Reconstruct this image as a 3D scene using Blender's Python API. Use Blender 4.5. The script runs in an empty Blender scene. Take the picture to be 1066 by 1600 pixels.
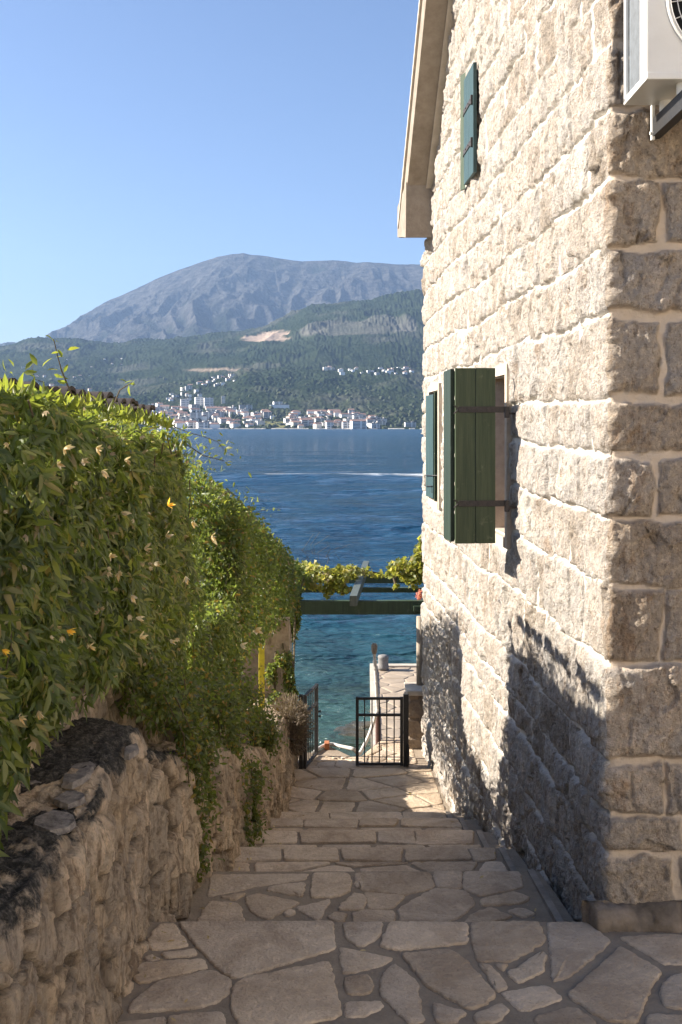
import bpy, bmesh, math, random
import numpy as np
from mathutils import Vector, Matrix
random.seed(7)
rng = np.random.default_rng(11)
R = math.radians
S = bpy.context.scene
COL = S.collection

# ------------------------------------------------------------------ camera, sky, sun, exposure
F_PX, CX, HY, EYE = 1700.0, 533.0, 668.0, 1.85      # focal length in photo pixels, centre column, horizon row, eye height
cam_d = bpy.data.cameras.new("camera"); cam = bpy.data.objects.new("camera", cam_d); COL.objects.link(cam)
cam.location = (0, 0, EYE); cam.rotation_euler = (R(90), 0, 0)
cam_d.sensor_fit = 'VERTICAL'; cam_d.sensor_height = 36.0; cam_d.lens = 36.0*F_PX/1600
cam_d.shift_y = (HY-800)/1600.0
cam_d.clip_start = 0.05; cam_d.clip_end = 60000
S.camera = cam
SUN_EL, SUN_AZ = R(29.5), R(-85.5)                  # azimuth from +Y, negative to the left
W = bpy.data.worlds.new("World"); S.world = W; W.use_nodes = True
wn = W.node_tree; wn.nodes.clear()
wo = wn.nodes.new('ShaderNodeOutputWorld'); wb = wn.nodes.new('ShaderNodeBackground'); sk = wn.nodes.new('ShaderNodeTexSky')
sk.sky_type = 'NISHITA'; sk.sun_disc = False; sk.sun_elevation = SUN_EL; sk.sun_rotation = SUN_AZ
sk.air_density = 0.85; sk.dust_density = 1.0; sk.ozone_density = 3.2; sk.altitude = 0
wb.inputs[1].default_value = 0.088
wt = wn.nodes.new('ShaderNodeMix'); wt.data_type = 'RGBA'; wt.blend_type = 'MULTIPLY'; wt.inputs[0].default_value = 1; wt.inputs[7].default_value = (0.70, 0.69, 0.73, 1)   # camera white balance of the sky
wn.links.new(sk.outputs[0], wt.inputs[6]); wn.links.new(wt.outputs[2], wb.inputs[0]); wn.links.new(wb.outputs[0], wo.inputs[0])
sd = Vector((math.sin(SUN_AZ)*math.cos(SUN_EL), math.cos(SUN_AZ)*math.cos(SUN_EL), math.sin(SUN_EL)))
sl = bpy.data.lights.new("sun", 'SUN'); sl.energy = 5.0; sl.angle = R(0.5); sl.color = (1.0, 0.925, 0.81)
so = bpy.data.objects.new("sun", sl); COL.objects.link(so); so.rotation_euler = sd.to_track_quat('Z', 'Y').to_euler()
S.view_settings.view_transform = 'Standard'; S.view_settings.look = 'None'; S.view_settings.gamma = 1
S.view_settings.exposure = 1.65
S.cycles.use_denoising = True
S.cycles.max_bounces = 6; S.cycles.diffuse_bounces = 5; S.cycles.glossy_bounces = 2; S.cycles.transmission_bounces = 3
S.cycles.volume_bounces = 0; S.cycles.transparent_max_bounces = 6
S.cycles.sample_clamp_indirect = 6

# ------------------------------------------------------------------ helpers
def wx(px, d): return (px-CX)*d/F_PX
def wz(py, d): return EYE-(py-HY)*d/F_PX
def G(px, py, z):                                   # photo pixel on a horizontal plane -> ground point
    d = (EYE-z)*F_PX/(py-HY); return (wx(px, d), d)

def hash3(i, j, k, seed):
    h = (i.astype(np.int64)*374761393 + j.astype(np.int64)*668265263 + k.astype(np.int64)*2147483647 + seed*974634777) & 0xffffffff
    h = ((h ^ (h >> 13))*1274126177) & 0xffffffff
    h = ((h ^ (h >> 16))*2246822519) & 0xffffffff
    return ((h ^ (h >> 15)) & 0xffffff)/float(0xffffff)
def vn(x, y, z=0.0, seed=0):                        # value noise in -1..1
    x = np.asarray(x, float); y = np.asarray(y, float); z = np.asarray(z, float)+0*x
    xi, yi, zi = np.floor(x), np.floor(y), np.floor(z)
    fx, fy, fz = x-xi, y-yi, z-zi
    fx, fy, fz = fx*fx*(3-2*fx), fy*fy*(3-2*fy), fz*fz*(3-2*fz)
    r = 0
    for a in (0, 1):
        for b in (0, 1):
            for c in ((0, 1) if np.any(fz != 0) else (0,)):
                wgt = (fx if a else 1-fx)*(fy if b else 1-fy)*(fz if c else 1-fz)
                r = r+wgt*hash3(xi+a, yi+b, zi+c, seed)
    return r*2-1
def fbm(x, y, z=0.0, o=4, seed=0, g=0.5):
    r = 0; a = 1; t = 0
    for k in range(o):
        r = r+a*vn(np.asarray(x)*2**k+k*17.3, np.asarray(y)*2**k+k*9.1, np.asarray(z)*2**k, seed+k); t += a; a *= g
    return r/t
def facets(u, v, su, sv, seed):
    """split-stone facets: a tilted plane per jittered cell, metres of relief in about -1..1"""
    U = u/su; Vv = v/sv; iu, iv = np.floor(U), np.floor(Vv); f1 = np.full(np.shape(u), 9.0); out = np.zeros(np.shape(u))
    for a in (-1, 0, 1):
        for b in (-1, 0, 1):
            cu, cv = iu+a, iv+b; h = [hash3(cu, cv, 0*cu+q, seed) for q in range(5)]
            du, dv = U-cu-0.5-0.45*(h[0]*2-1), Vv-cv-0.5-0.45*(h[1]*2-1); d = np.hypot(du, dv)
            n = d < f1; out = np.where(n, (h[2]-0.5)*1.1+(h[3]-0.5)*2.2*du+(h[4]-0.5)*1.8*dv, out); f1 = np.where(n, d, f1)
    return np.clip(out, -1, 1)
def sst(a, b, x):
    t = np.clip((x-a)/(b-a), 0, 1); return t*t*(3-2*t)

def mesh_np(name, V, Fc, mats, parent=None, smooth=False, attrs=None, mi=None):
    """V (n,3), Fc: list of (m,k) int arrays (k = 3 or 4)."""
    me = bpy.data.meshes.new(name)
    if isinstance(Fc, np.ndarray): Fc = [Fc]
    V = np.asarray(V, np.float32)
    loops = np.concatenate([f.ravel() for f in Fc]).astype(np.int32)
    tot = np.concatenate([np.full(len(f), f.shape[1]) for f in Fc]).astype(np.int32)
    st = np.concatenate([[0], np.cumsum(tot)[:-1]]).astype(np.int32)
    me.vertices.add(len(V)); me.vertices.foreach_set('co', V.ravel())
    me.loops.add(len(loops)); me.loops.foreach_set('vertex_index', loops)
    me.polygons.add(len(tot)); me.polygons.foreach_set('loop_start', st)
    try: me.polygons.foreach_set('loop_total', tot)
    except Exception: pass
    if smooth: me.polygons.foreach_set('use_smooth', np.ones(len(tot), bool))
    if mi is not None: me.polygons.foreach_set('material_index', np.asarray(mi, np.int32))
    me.update(calc_edges=True)
    for k, v in (attrs or {}).items():
        a = me.attributes.new(k, 'FLOAT', 'POINT'); a.data.foreach_set('value', np.asarray(v, np.float32).ravel())
    for m in (mats if isinstance(mats, (list, tuple)) else [mats]): me.materials.append(m)
    o = bpy.data.objects.new(name, me); COL.objects.link(o)
    if parent is not None: o.parent = parent; o.matrix_parent_inverse = Matrix.Identity(4); o.location = -Vector(getloc(parent))
    return o
def getloc(p):
    v = Vector((0, 0, 0))
    while p is not None: v += p.location; p = p.parent
    return v
def grid_faces(nr, nc, mask=None):
    i = np.arange(nr-1)[:, None]*nc+np.arange(nc-1)[None, :]
    f = np.stack([i, i+1, i+nc+1, i+nc], -1)
    f = f.reshape(-1, 4) if mask is None else f[mask]
    return f
def empty(name, loc=(0, 0, 0)):
    o = bpy.data.objects.new(name, None); COL.objects.link(o); o.location = loc; return o
def tag(o, label=None, cat=None, group=None, kind=None):
    if label: o['label'] = label
    if cat: o['category'] = cat
    if group: o['group'] = group
    if kind: o['kind'] = kind
    return o
class MB:
    """collects boxes, bars and tubes, then links them as one mesh object (world coordinates)"""
    def __init__(s): s.bm = bmesh.new()
    def box(s, c, size, rz=0, bev=0.0, mat=None):
        M = Matrix.Translation(c) @ (mat or Matrix.Rotation(rz, 4, 'Z')) @ Matrix.Diagonal((*size, 1))
        b = bmesh.new(); bmesh.ops.create_cube(b, size=1, matrix=M)
        if bev > 0: bmesh.ops.bevel(b, geom=b.edges[:], offset=bev, segments=2, affect='EDGES', profile=0.6)
        s._join(b); return s
    def _join(s, b):
        me = bpy.data.meshes.new('tmp'); b.to_mesh(me); b.free(); s.bm.from_mesh(me); bpy.data.meshes.remove(me)
    def prism(s, pts, axis, a, b):
        """extrude polygon pts (2d) between a and b along axis 0/1/2"""
        def mk(p, t):
            q = list(p); q.insert(axis, t); return s.bm.verts.new(q)
        A = [mk(p, a) for p in pts]; B = [mk(p, b) for p in pts]
        n = len(pts); s.bm.faces.new(A[::-1]); s.bm.faces.new(B)
        for i in range(n): s.bm.faces.new((A[i], A[(i+1) % n], B[(i+1) % n], B[i]))
        return s
    def hexa(s, bot, top):
        A = [s.bm.verts.new(p) for p in bot]; B = [s.bm.verts.new(p) for p in top]
        n = len(bot); s.bm.faces.new(A[::-1]); s.bm.faces.new(B)
        for i in range(n): s.bm.faces.new((A[i], A[(i+1) % n], B[(i+1) % n], B[i]))
        return s
    def tube(s, pts, r, seg=10, cap=True):
        pts = [Vector(p) for p in pts]; rr = r if isinstance(r, (list, tuple)) else [r]*len(pts); rings = []
        for i, p in enumerate(pts):
            t = (pts[min(i+1, len(pts)-1)]-pts[max(i-1, 0)]).normalized()
            u = t.cross(Vector((0, 0, 1)))
            if u.length < 1e-3: u = Vector((1, 0, 0))
            u.normalize(); v = t.cross(u)
            rings.append([s.bm.verts.new(p+rr[i]*(math.cos(2*math.pi*k/seg)*u+math.sin(2*math.pi*k/seg)*v)) for k in range(seg)])
        for a, b in zip(rings, rings[1:]):
            for k in range(seg): s.bm.faces.new((a[k], a[(k+1) % seg], b[(k+1) % seg], b[k]))
        if cap: s.bm.faces.new(rings[0][::-1]); s.bm.faces.new(rings[-1])
        return s
    def build(s, name, mat, parent=None, smooth=False):
        bmesh.ops.recalc_face_normals(s.bm, faces=s.bm.faces[:])
        me = bpy.data.meshes.new(name); s.bm.to_mesh(me); s.bm.free()
        for m in (mat if isinstance(mat, (list, tuple)) else [mat]): me.materials.append(m)
        if smooth: me.polygons.foreach_set('use_smooth', np.ones(len(me.polygons), bool))
        o = bpy.data.objects.new(name, me); COL.objects.link(o)
        if parent is not None: o.parent = parent; o.location = -getloc(parent)
        return o

# ------------------------------------------------------------------ materials
class NT:
    def __init__(s, name):
        s.m = bpy.data.materials.new(name); s.m.use_nodes = True; s.t = s.m.node_tree
        s.b = s.t.nodes['Principled BSDF']; s.out = s.t.nodes['Material Output']
        s.b.inputs['Roughness'].default_value = 0.85; s.b.inputs['Specular IOR Level'].default_value = 0.3
    def n(s, typ, ins=None, **kw):
        nd = s.t.nodes.new('ShaderNode'+typ)
        for k, v in kw.items(): setattr(nd, k, v)
        for k, v in (ins or {}).items():
            if isinstance(v, bpy.types.NodeSocket): s.t.links.new(v, nd.inputs[k])
            else: nd.inputs[k].default_value = v
        return nd
    def coord(s): return s.n('TexCoord').outputs['Object'] if False else s.n('NewGeometry').outputs['Position']
    def map(s, sc, vec=None):
        return s.n('Mapping', {'Vector': vec or s.coord(), 'Scale': sc if isinstance(sc, tuple) else (sc,)*3}).outputs[0]
    def noise(s, scale, det=4, rough=0.55, vec=None, dist=0.0):
        return s.n('TexNoise', {'Vector': vec or s.coord(), 'Scale': scale, 'Detail': det, 'Roughness': rough, 'Distortion': dist}).outputs['Fac']
    def ramp(s, fac, stops):
        r = s.n('ValToRGB', {'Fac': fac}); e = r.color_ramp.elements
        while len(e) < len(stops): e.new(0.5)
        for el, (p, c) in zip(e, stops):
            el.position = p; el.color = (*c, 1) if len(c) == 3 else c
        return r.outputs[0]
    def mix(s, fac, a, b, mode='MIX'):
        nd = s.n('Mix', data_type='RGBA', blend_type=mode)
        for k, v in ((0, fac), (6, a), (7, b)):
            if isinstance(v, bpy.types.NodeSocket): s.t.links.new(v, nd.inputs[k])
            else: nd.inputs[k].default_value = v if k == 0 else ((*v, 1) if len(v) == 3 else v)
        return nd.outputs[2]
    def math(s, op, a, b=0.0, clamp=False):
        nd = s.n('Math', operation=op, use_clamp=clamp)
        for k, v in ((0, a), (1, b)):
            if isinstance(v, bpy.types.NodeSocket): s.t.links.new(v, nd.inputs[k])
            else: nd.inputs[k].default_value = v
        return nd.outputs[0]
    def attr(s, name): return s.n('Attribute', attribute_name=name).outputs['Fac']
    def col(s, c):
        if isinstance(c, bpy.types.NodeSocket): s.t.links.new(c, s.b.inputs['Base Color'])
        else: s.b.inputs['Base Color'].default_value = (*c, 1)
    def bump(s, h, dist=0.01, strength=1.0, prev=None):
        ins = {'Height': h, 'Distance': dist, 'Strength': strength}
        if prev is not None: ins['Normal'] = prev
        o = s.n('Bump', ins).outputs[0]; s.t.links.new(o, s.b.inputs['Normal']); return o
    def rough(s, v):
        if isinstance(v, bpy.types.NodeSocket): s.t.links.new(v, s.b.inputs['Roughness'])
        else: s.b.inputs['Roughness'].default_value = v

def ramp3(c, k=0.35):
    return [tuple(x*(1-k) for x in c), c, tuple(min(1, x*(1+k*0.8)) for x in c)]

def mat_house_stone(name, tones, mort, fine=1.0):
    t = NT(name); m = t.attr('mortar'); tone = t.attr('tone')
    base = t.ramp(tone, [(0.0, tones[0]), (0.35, tones[1]), (0.7, tones[2]), (1.0, tones[3])])
    n1 = t.noise(9, 5, 0.65); n2 = t.noise(45, 5, 0.7)
    base = t.mix(t.math('MULTIPLY', n1, 0.9, True), base, t.mix(1.0, base, (0.74, 0.72, 0.71), 'MULTIPLY'))
    base = t.mix(t.ramp(n2, [(0.48, (0, 0, 0)), (0.60, (0.9,)*3)]), base, t.mix(1.0, base, (1.38, 1.34, 1.28), 'MULTIPLY'))
    base = t.mix(t.ramp(t.noise(70, 6, 0.75, t.map((1, 1, 0.5))), [(0.38, (0.85,)*3), (0.46, (0, 0, 0))]), base, t.mix(1.0, base, (0.58, 0.52, 0.46), 'MULTIPLY'))
    base = t.mix(t.ramp(t.noise(3.2, 5, 0.7, t.map((3.2, 3.2, 1.1))), [(0.56, (0, 0, 0)), (0.66, (0.6,)*3)]), base, t.mix(1.0, base, (0.66, 0.52, 0.40), 'MULTIPLY'))
    base = t.mix(t.ramp(t.noise(28, 4, 0.7), [(0.30, (0.75,)*3), (0.40, (0, 0, 0))]), base, t.mix(1.0, base, (0.45, 0.38, 0.32), 'MULTIPLY'))
    base = t.mix(t.ramp(t.noise(130, 3, 0.7), [(0.30, (0.7,)*3), (0.42, (0, 0, 0))]), base, t.mix(1.0, base, (0.45, 0.40, 0.36), 'MULTIPLY'))
    mc = t.mix(n1, tuple(x*0.88 for x in mort), mort)
    t.col(t.mix(m, base, mc))
    hgt = t.math('ADD', t.noise(34, 6, 0.68), t.math('MULTIPLY', t.noise(110, 4, 0.7), 0.5))
    hgt = t.math('MULTIPLY', hgt, t.math('SUBTRACT', 1.0, t.math('MULTIPLY', m, 0.72)))
    t.bump(hgt, 0.026*fine, 1.0); t.rough(0.92)
    return t.m
HS = mat_house_stone('pale_limestone', [(0.33, 0.285, 0.235), (0.49, 0.44, 0.385), (0.42, 0.39, 0.355), (0.59, 0.54, 0.475)], (0.62, 0.57, 0.50))
HS_END = mat_house_stone('brown_limestone', [(0.36, 0.29, 0.22), (0.47, 0.395, 0.315), (0.40, 0.36, 0.32), (0.56, 0.46, 0.36)], (0.58, 0.475, 0.37))  # browner stone and mortar tones, end wall only

def mat_rubble():
    t = NT('rubble_stone'); m = t.attr('mortar'); tone = t.attr('tone')
    base = t.ramp(tone, [(0.0, (0.30, 0.235, 0.175)), (0.25, (0.47, 0.37, 0.265)), (0.5, (0.38, 0.315, 0.25)), (0.75, (0.54, 0.43, 0.32)), (1.0, (0.62, 0.50, 0.37))])
    v = t.map((6, 6, 1.3)); n1 = t.noise(2.0, 7, 0.7, v, 0.8)
    base = t.mix(t.ramp(t.noise(3.3, 6, 0.7, v, 1.2), [(0.36, (0.85,)*3), (0.50, (0, 0, 0))]), base, t.mix(1.0, base, (0.42, 0.38, 0.35), 'MULTIPLY'))
    base = t.mix(t.ramp(n1, [(0.38, (0, 0, 0)), (0.62, (0.9,)*3)]), base, t.mix(1.0, base, (1.5, 1.42, 1.3), 'MULTIPLY'))
    base = t.mix(t.ramp(t.noise(22, 5, 0.7), [(0.35, (0.8,)*3), (0.5, (0, 0, 0))]), base, t.mix(1.0, base, (0.5, 0.46, 0.42), 'MULTIPLY'))
    base = t.mix(m, base, (0.12, 0.09, 0.065))
    li = t.attr('lichen')
    lc = t.ramp(t.noise(60, 5, 0.75), [(0.32, (0.015, 0.014, 0.013)), (0.5, (0.06, 0.055, 0.048)), (0.68, (0.22, 0.19, 0.16))])
    lf = t.ramp(t.math('ADD', li, t.math('MULTIPLY', t.math('SUBTRACT', t.noise(9, 6, 0.7), 0.5), 1.3)), [(0.42, (0, 0, 0)), (0.58, (1,)*3)])
    t.col(t.mix(lf, base, lc))
    h = t.math('ADD', t.noise(18, 7, 0.7), t.math('MULTIPLY', t.noise(80, 4, 0.75), 0.45))
    t.bump(h, 0.045, 1.0); t.rough(0.95); return t.m
RUB = mat_rubble()

def mat_paving():
    t = NT('paving_stone'); rn = t.n('NewGeometry').outputs['Random Per Island']
    base = t.ramp(rn, [(0.0, (0.44, 0.345, 0.25)), (0.25, (0.56, 0.44, 0.32)), (0.5, (0.50, 0.41, 0.32)), (0.75, (0.60, 0.475, 0.345)), (1.0, (0.64, 0.52, 0.40))])
    base = t.mix(t.ramp(t.noise(4, 7, 0.7, None, 0.6), [(0.40, (0.85,)*3), (0.58, (0, 0, 0))]), base, t.mix(1.0, base, (0.70, 0.66, 0.62), 'MULTIPLY'))
    base = t.mix(t.ramp(t.noise(11, 7, 0.75, None, 1.0), [(0.56, (0, 0, 0)), (0.64, (0.7,)*3)]), base, t.mix(1.0, base, (1.22, 1.22, 1.2), 'MULTIPLY'))
    base = t.mix(t.ramp(t.noise(40, 5, 0.7), [(0.5, (0, 0, 0)), (0.7, (0.6,)*3)]), base, t.mix(1.0, base, (1.3, 1.28, 1.22), 'MULTIPLY'))
    base = t.mix(t.ramp(t.noise(120, 3, 0.6), [(0.30, (0.6,)*3), (0.4, (0, 0, 0))]), base, t.mix(1.0, base, (0.5, 0.45, 0.4), 'MULTIPLY'))
    t.col(base); h = t.math('ADD', t.noise(22, 6, 0.65), t.math('MULTIPLY', t.noise(90, 4, 0.7), 0.35))
    t.bump(h, 0.018, 1.0); t.rough(0.7); return t.m
PAVE = mat_paving()
def mat_simple(name, c, c2=None, scale=20, bump=0.004, bscale=60, rough=0.85, spec=0.3, metal=0.0):
    t = NT(name); c2 = c2 or tuple(x*0.7 for x in c)
    t.col(t.mix(t.ramp(t.noise(scale, 5, 0.65), [(0.35, (0, 0, 0)), (0.65, (1, 1, 1))]), c, c2))
    if bump: t.bump(t.noise(bscale, 5, 0.7), bump, 0.8)
    t.rough(rough); t.b.inputs['Specular IOR Level'].default_value = spec; t.b.inputs['Metallic'].default_value = metal
    return t.m
GROUT = mat_simple('grey_mortar', (0.23, 0.185, 0.14), (0.30, 0.245, 0.185), 14, 0.010, 70)
CONC = mat_simple('rough_concrete', (0.30, 0.255, 0.205), (0.215, 0.175, 0.135), 7, 0.006, 45)
CONC_L = mat_simple('pale_plaster', (0.52, 0.46, 0.38), (0.42, 0.36, 0.29), 8, 0.003, 60)
FRAME = mat_simple('dressed_stone', (0.55, 0.47, 0.38), (0.43, 0.35, 0.28), 18, 0.006, 90)
IRON = mat_simple('black_iron', (0.018, 0.018, 0.019), (0.03, 0.027, 0.025), 40, 0.001, 150, 0.5, 0.5)
RUSTY = mat_simple('dark_rusted_iron', (0.055, 0.045, 0.04), (0.03, 0.026, 0.025), 60, 0.002, 200, 0.6, 0.4)
DARK = mat_simple('unlit_inside_black', (0.01, 0.01, 0.01), (0.012, 0.012, 0.012), 5, 0)  # near-black stands for shade inside the rooms and the fan
SOIL = mat_simple('soil', (0.10, 0.08, 0.055), (0.06, 0.05, 0.035), 9, 0.03, 25)
def mat_paint(name, c, c2, wear):
    t = NT(name); v = t.map((26, 26, 1.6))
    base = t.mix(t.ramp(t.noise(2.2, 6, 0.65, v), [(0.35, (0, 0, 0)), (0.65, (1, 1, 1))]), c, c2)
    w = t.ramp(t.noise(14, 6, 0.75), [(0.60, (0, 0, 0)), (0.72, (0.7,)*3)])
    t.col(t.mix(w, base, wear)); t.bump(t.noise(2.0, 6, 0.7, v), 0.004, 0.7); t.rough(0.5); return t.m
GREEN = mat_paint('green_shutter_paint', (0.036, 0.054, 0.028), (0.066, 0.084, 0.044), (0.14, 0.15, 0.09))
GREEN_D = mat_paint('dark_green_shutter', (0.020, 0.032, 0.022), (0.03, 0.045, 0.03), (0.07, 0.09, 0.06))  # darker green, only on the folded second panel
TEAL = mat_paint('sky_tinted_shutter_paint', (0.025, 0.052, 0.052), (0.045, 0.08, 0.08), (0.11, 0.16, 0.15))  # green made bluer to carry the sky's reflection in its colour
BEAM = mat_paint('green_beam_paint', (0.035, 0.055, 0.035), (0.055, 0.085, 0.05), (0.15, 0.17, 0.14))
WOOD = mat_simple('bare_wood', (0.30, 0.17, 0.10), (0.2, 0.11, 0.07), 30, 0.003, 80)
ACW = mat_simple('air_conditioner_paint', (0.74, 0.72, 0.67), (0.68, 0.655, 0.60), 5, 0, 10, 0.4, 0.5)
ACD = mat_simple('air_conditioner_coil', (0.16, 0.18, 0.20), (0.11, 0.125, 0.14), 30, 0, 10, 0.5, 0.4)
PIPE = mat_simple('white_pipe', (0.62, 0.60, 0.56), (0.45, 0.42, 0.38), 25, 0.001, 60, 0.5, 0.4)
YEL = mat_simple('yellow_paint', (0.62, 0.52, 0.03), (0.45, 0.36, 0.03), 25, 0.001, 60, 0.6, 0.4)

def mat_leaf(name, stops, trans=0.38, rough=0.42, tint=(0.5, 0.62, 0.10)):
    t = NT(name); rn = t.n('NewGeometry').outputs['Random Per Island']
    c = t.ramp(rn, stops)
    cl = t.ramp(t.noise(3.0, 3, 0.6), [(0.3, (0.62, 0.62, 0.62)), (0.7, (1.25, 1.25, 1.1))])
    c = t.mix(1.0, c, cl, 'MULTIPLY')
    t.col(c); t.rough(rough); t.b.inputs['Specular IOR Level'].default_value = 0.45
    tr = t.n('BsdfTranslucent', {'Color': t.mix(0.5, t.mix(1.0, c, (3.0, 3.0, 1.6), 'MULTIPLY'), tint)})
    mx = t.n('MixShader', {0: trans, 1: t.b.outputs[0], 2: tr.outputs[0]})
    t.t.links.new(mx.outputs[0], t.out.inputs[0]); return t.m
LEAF = mat_leaf('vine_leaf', [(0.0, (0.028, 0.045, 0.012)), (0.35, (0.066, 0.096, 0.024)), (0.7, (0.125, 0.15, 0.04)), (0.90, (0.23, 0.235, 0.09)), (0.96, (0.27, 0.21, 0.07)), (1.0, (0.22, 0.16, 0.09))])
LEAF_S = mat_leaf('small_leaf', [(0.0, (0.028, 0.042, 0.012)), (0.5, (0.056, 0.078, 0.02)), (0.85, (0.10, 0.122, 0.032)), (0.93, (0.20, 0.14, 0.03)), (1.0, (0.26, 0.11, 0.04))])
LEAF_G = mat_leaf('grape_leaf', [(0.0, (0.08, 0.10, 0.02)), (0.5, (0.15, 0.17, 0.03)), (0.8, (0.25, 0.23, 0.04)), (1.0, (0.36, 0.28, 0.16))], 0.4, 0.5, (0.62, 0.58, 0.10))
DRYL = mat_leaf('dry_leaf', [(0.0, (0.09, 0.062, 0.045)), (0.5, (0.15, 0.11, 0.085)), (1.0, (0.20, 0.165, 0.13))], 0.15, 0.8, (0.35, 0.28, 0.2))
FLOW = mat_leaf('flower_petal', [(0.0, (0.50, 0.42, 0.27)), (0.6, (0.56, 0.46, 0.32)), (1.0, (0.55, 0.34, 0.12))], 0.25, 0.7, (0.6, 0.5, 0.3))
YFLOW = mat_leaf('yellow_petal', [(0.0, (0.70, 0.50, 0.06)), (1.0, (0.75, 0.40, 0.05))], 0.3, 0.6, (0.9, 0.7, 0.1))
PINKF = mat_leaf('pink_petal', [(0.0, (0.45, 0.13, 0.12)), (1.0, (0.55, 0.25, 0.2))], 0.3, 0.6, (0.8, 0.4, 0.3))
STEM = mat_simple('stem_bark', (0.12, 0.09, 0.055), (0.07, 0.055, 0.03), 30, 0.001, 100)

# ------------------------------------------------------------------ coursed stone wall displacement
COURSE = np.array([-1.7, -1.42, -1.18, -0.94, -0.70, -0.46, -0.23, 0.02, 0.27, 0.42, 0.62, 0.98, 1.27, 1.52, 1.76, 1.96, 2.28, 2.53, 2.78, 3.04, 3.30, 3.52, 3.80, 4.03, 4.30, 4.53, 4.80, 5.05, 5.32, 5.6, 5.9, 6.15, 6.4, 6.7, 7.0, 7.3])
QJ = {9: 1045, 8: 1075, 7: 1062, 10: 1085, 11: 1040, 12: 1088, 13: 1020, 14: 1095, 15: 1038, 16: 1105, 17: 1032}
def coursed(u, z, ucorner, seed=3):
    """u along the wall path, z height; returns (edge distance, course id, stone id, local tone)"""
    wz_ = z + 0.028*vn(u*0.9, z*0.6, seed=seed) + 0.013*vn(u*4, z*4, seed=seed+1) + 0.008*vn(u*16, z*16, seed=seed+2)
    wu = u + 0.016*vn(u*5, z*5, seed=seed+5) + 0.010*vn(u*15, z*15, seed=seed+6)
    k = np.clip(np.searchsorted(COURSE, wz_)-1, 0, len(COURSE)-2)
    e = np.minimum(wz_-COURSE[k], COURSE[k+1]-wz_)
    sid = np.zeros_like(u)
    r = random.Random(seed)
    for c in range(len(COURSE)-1):
        m = k == c
        if not m.any(): continue
        J = [ucorner]                                     # a quoin wraps the corner, no joint there
        left = []; x = ucorner-(0.34 if c % 2 else 0.2)-r.random()*0.08
        while x > -6: left.append(x); x -= 0.15+r.random()*0.27
        xr = (QJ[c]-950)*0.0024 if c in QJ else 0.2+r.random()*0.2
        right = []; x = ucorner+xr
        while x < ucorner+6: right.append(x); x += 0.16+r.random()*0.26
        J = np.array(left[::-1]+right)
        i = np.searchsorted(J, wu[m])
        lo = J[np.clip(i-1, 0, len(J)-1)]; hi = J[np.clip(i, 0, len(J)-1)]
        e[m] = np.minimum(e[m], np.minimum(np.abs(wu[m]-lo), np.abs(hi-wu[m])))
        sid[m] = i+c*97
    return e, k, sid

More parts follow.
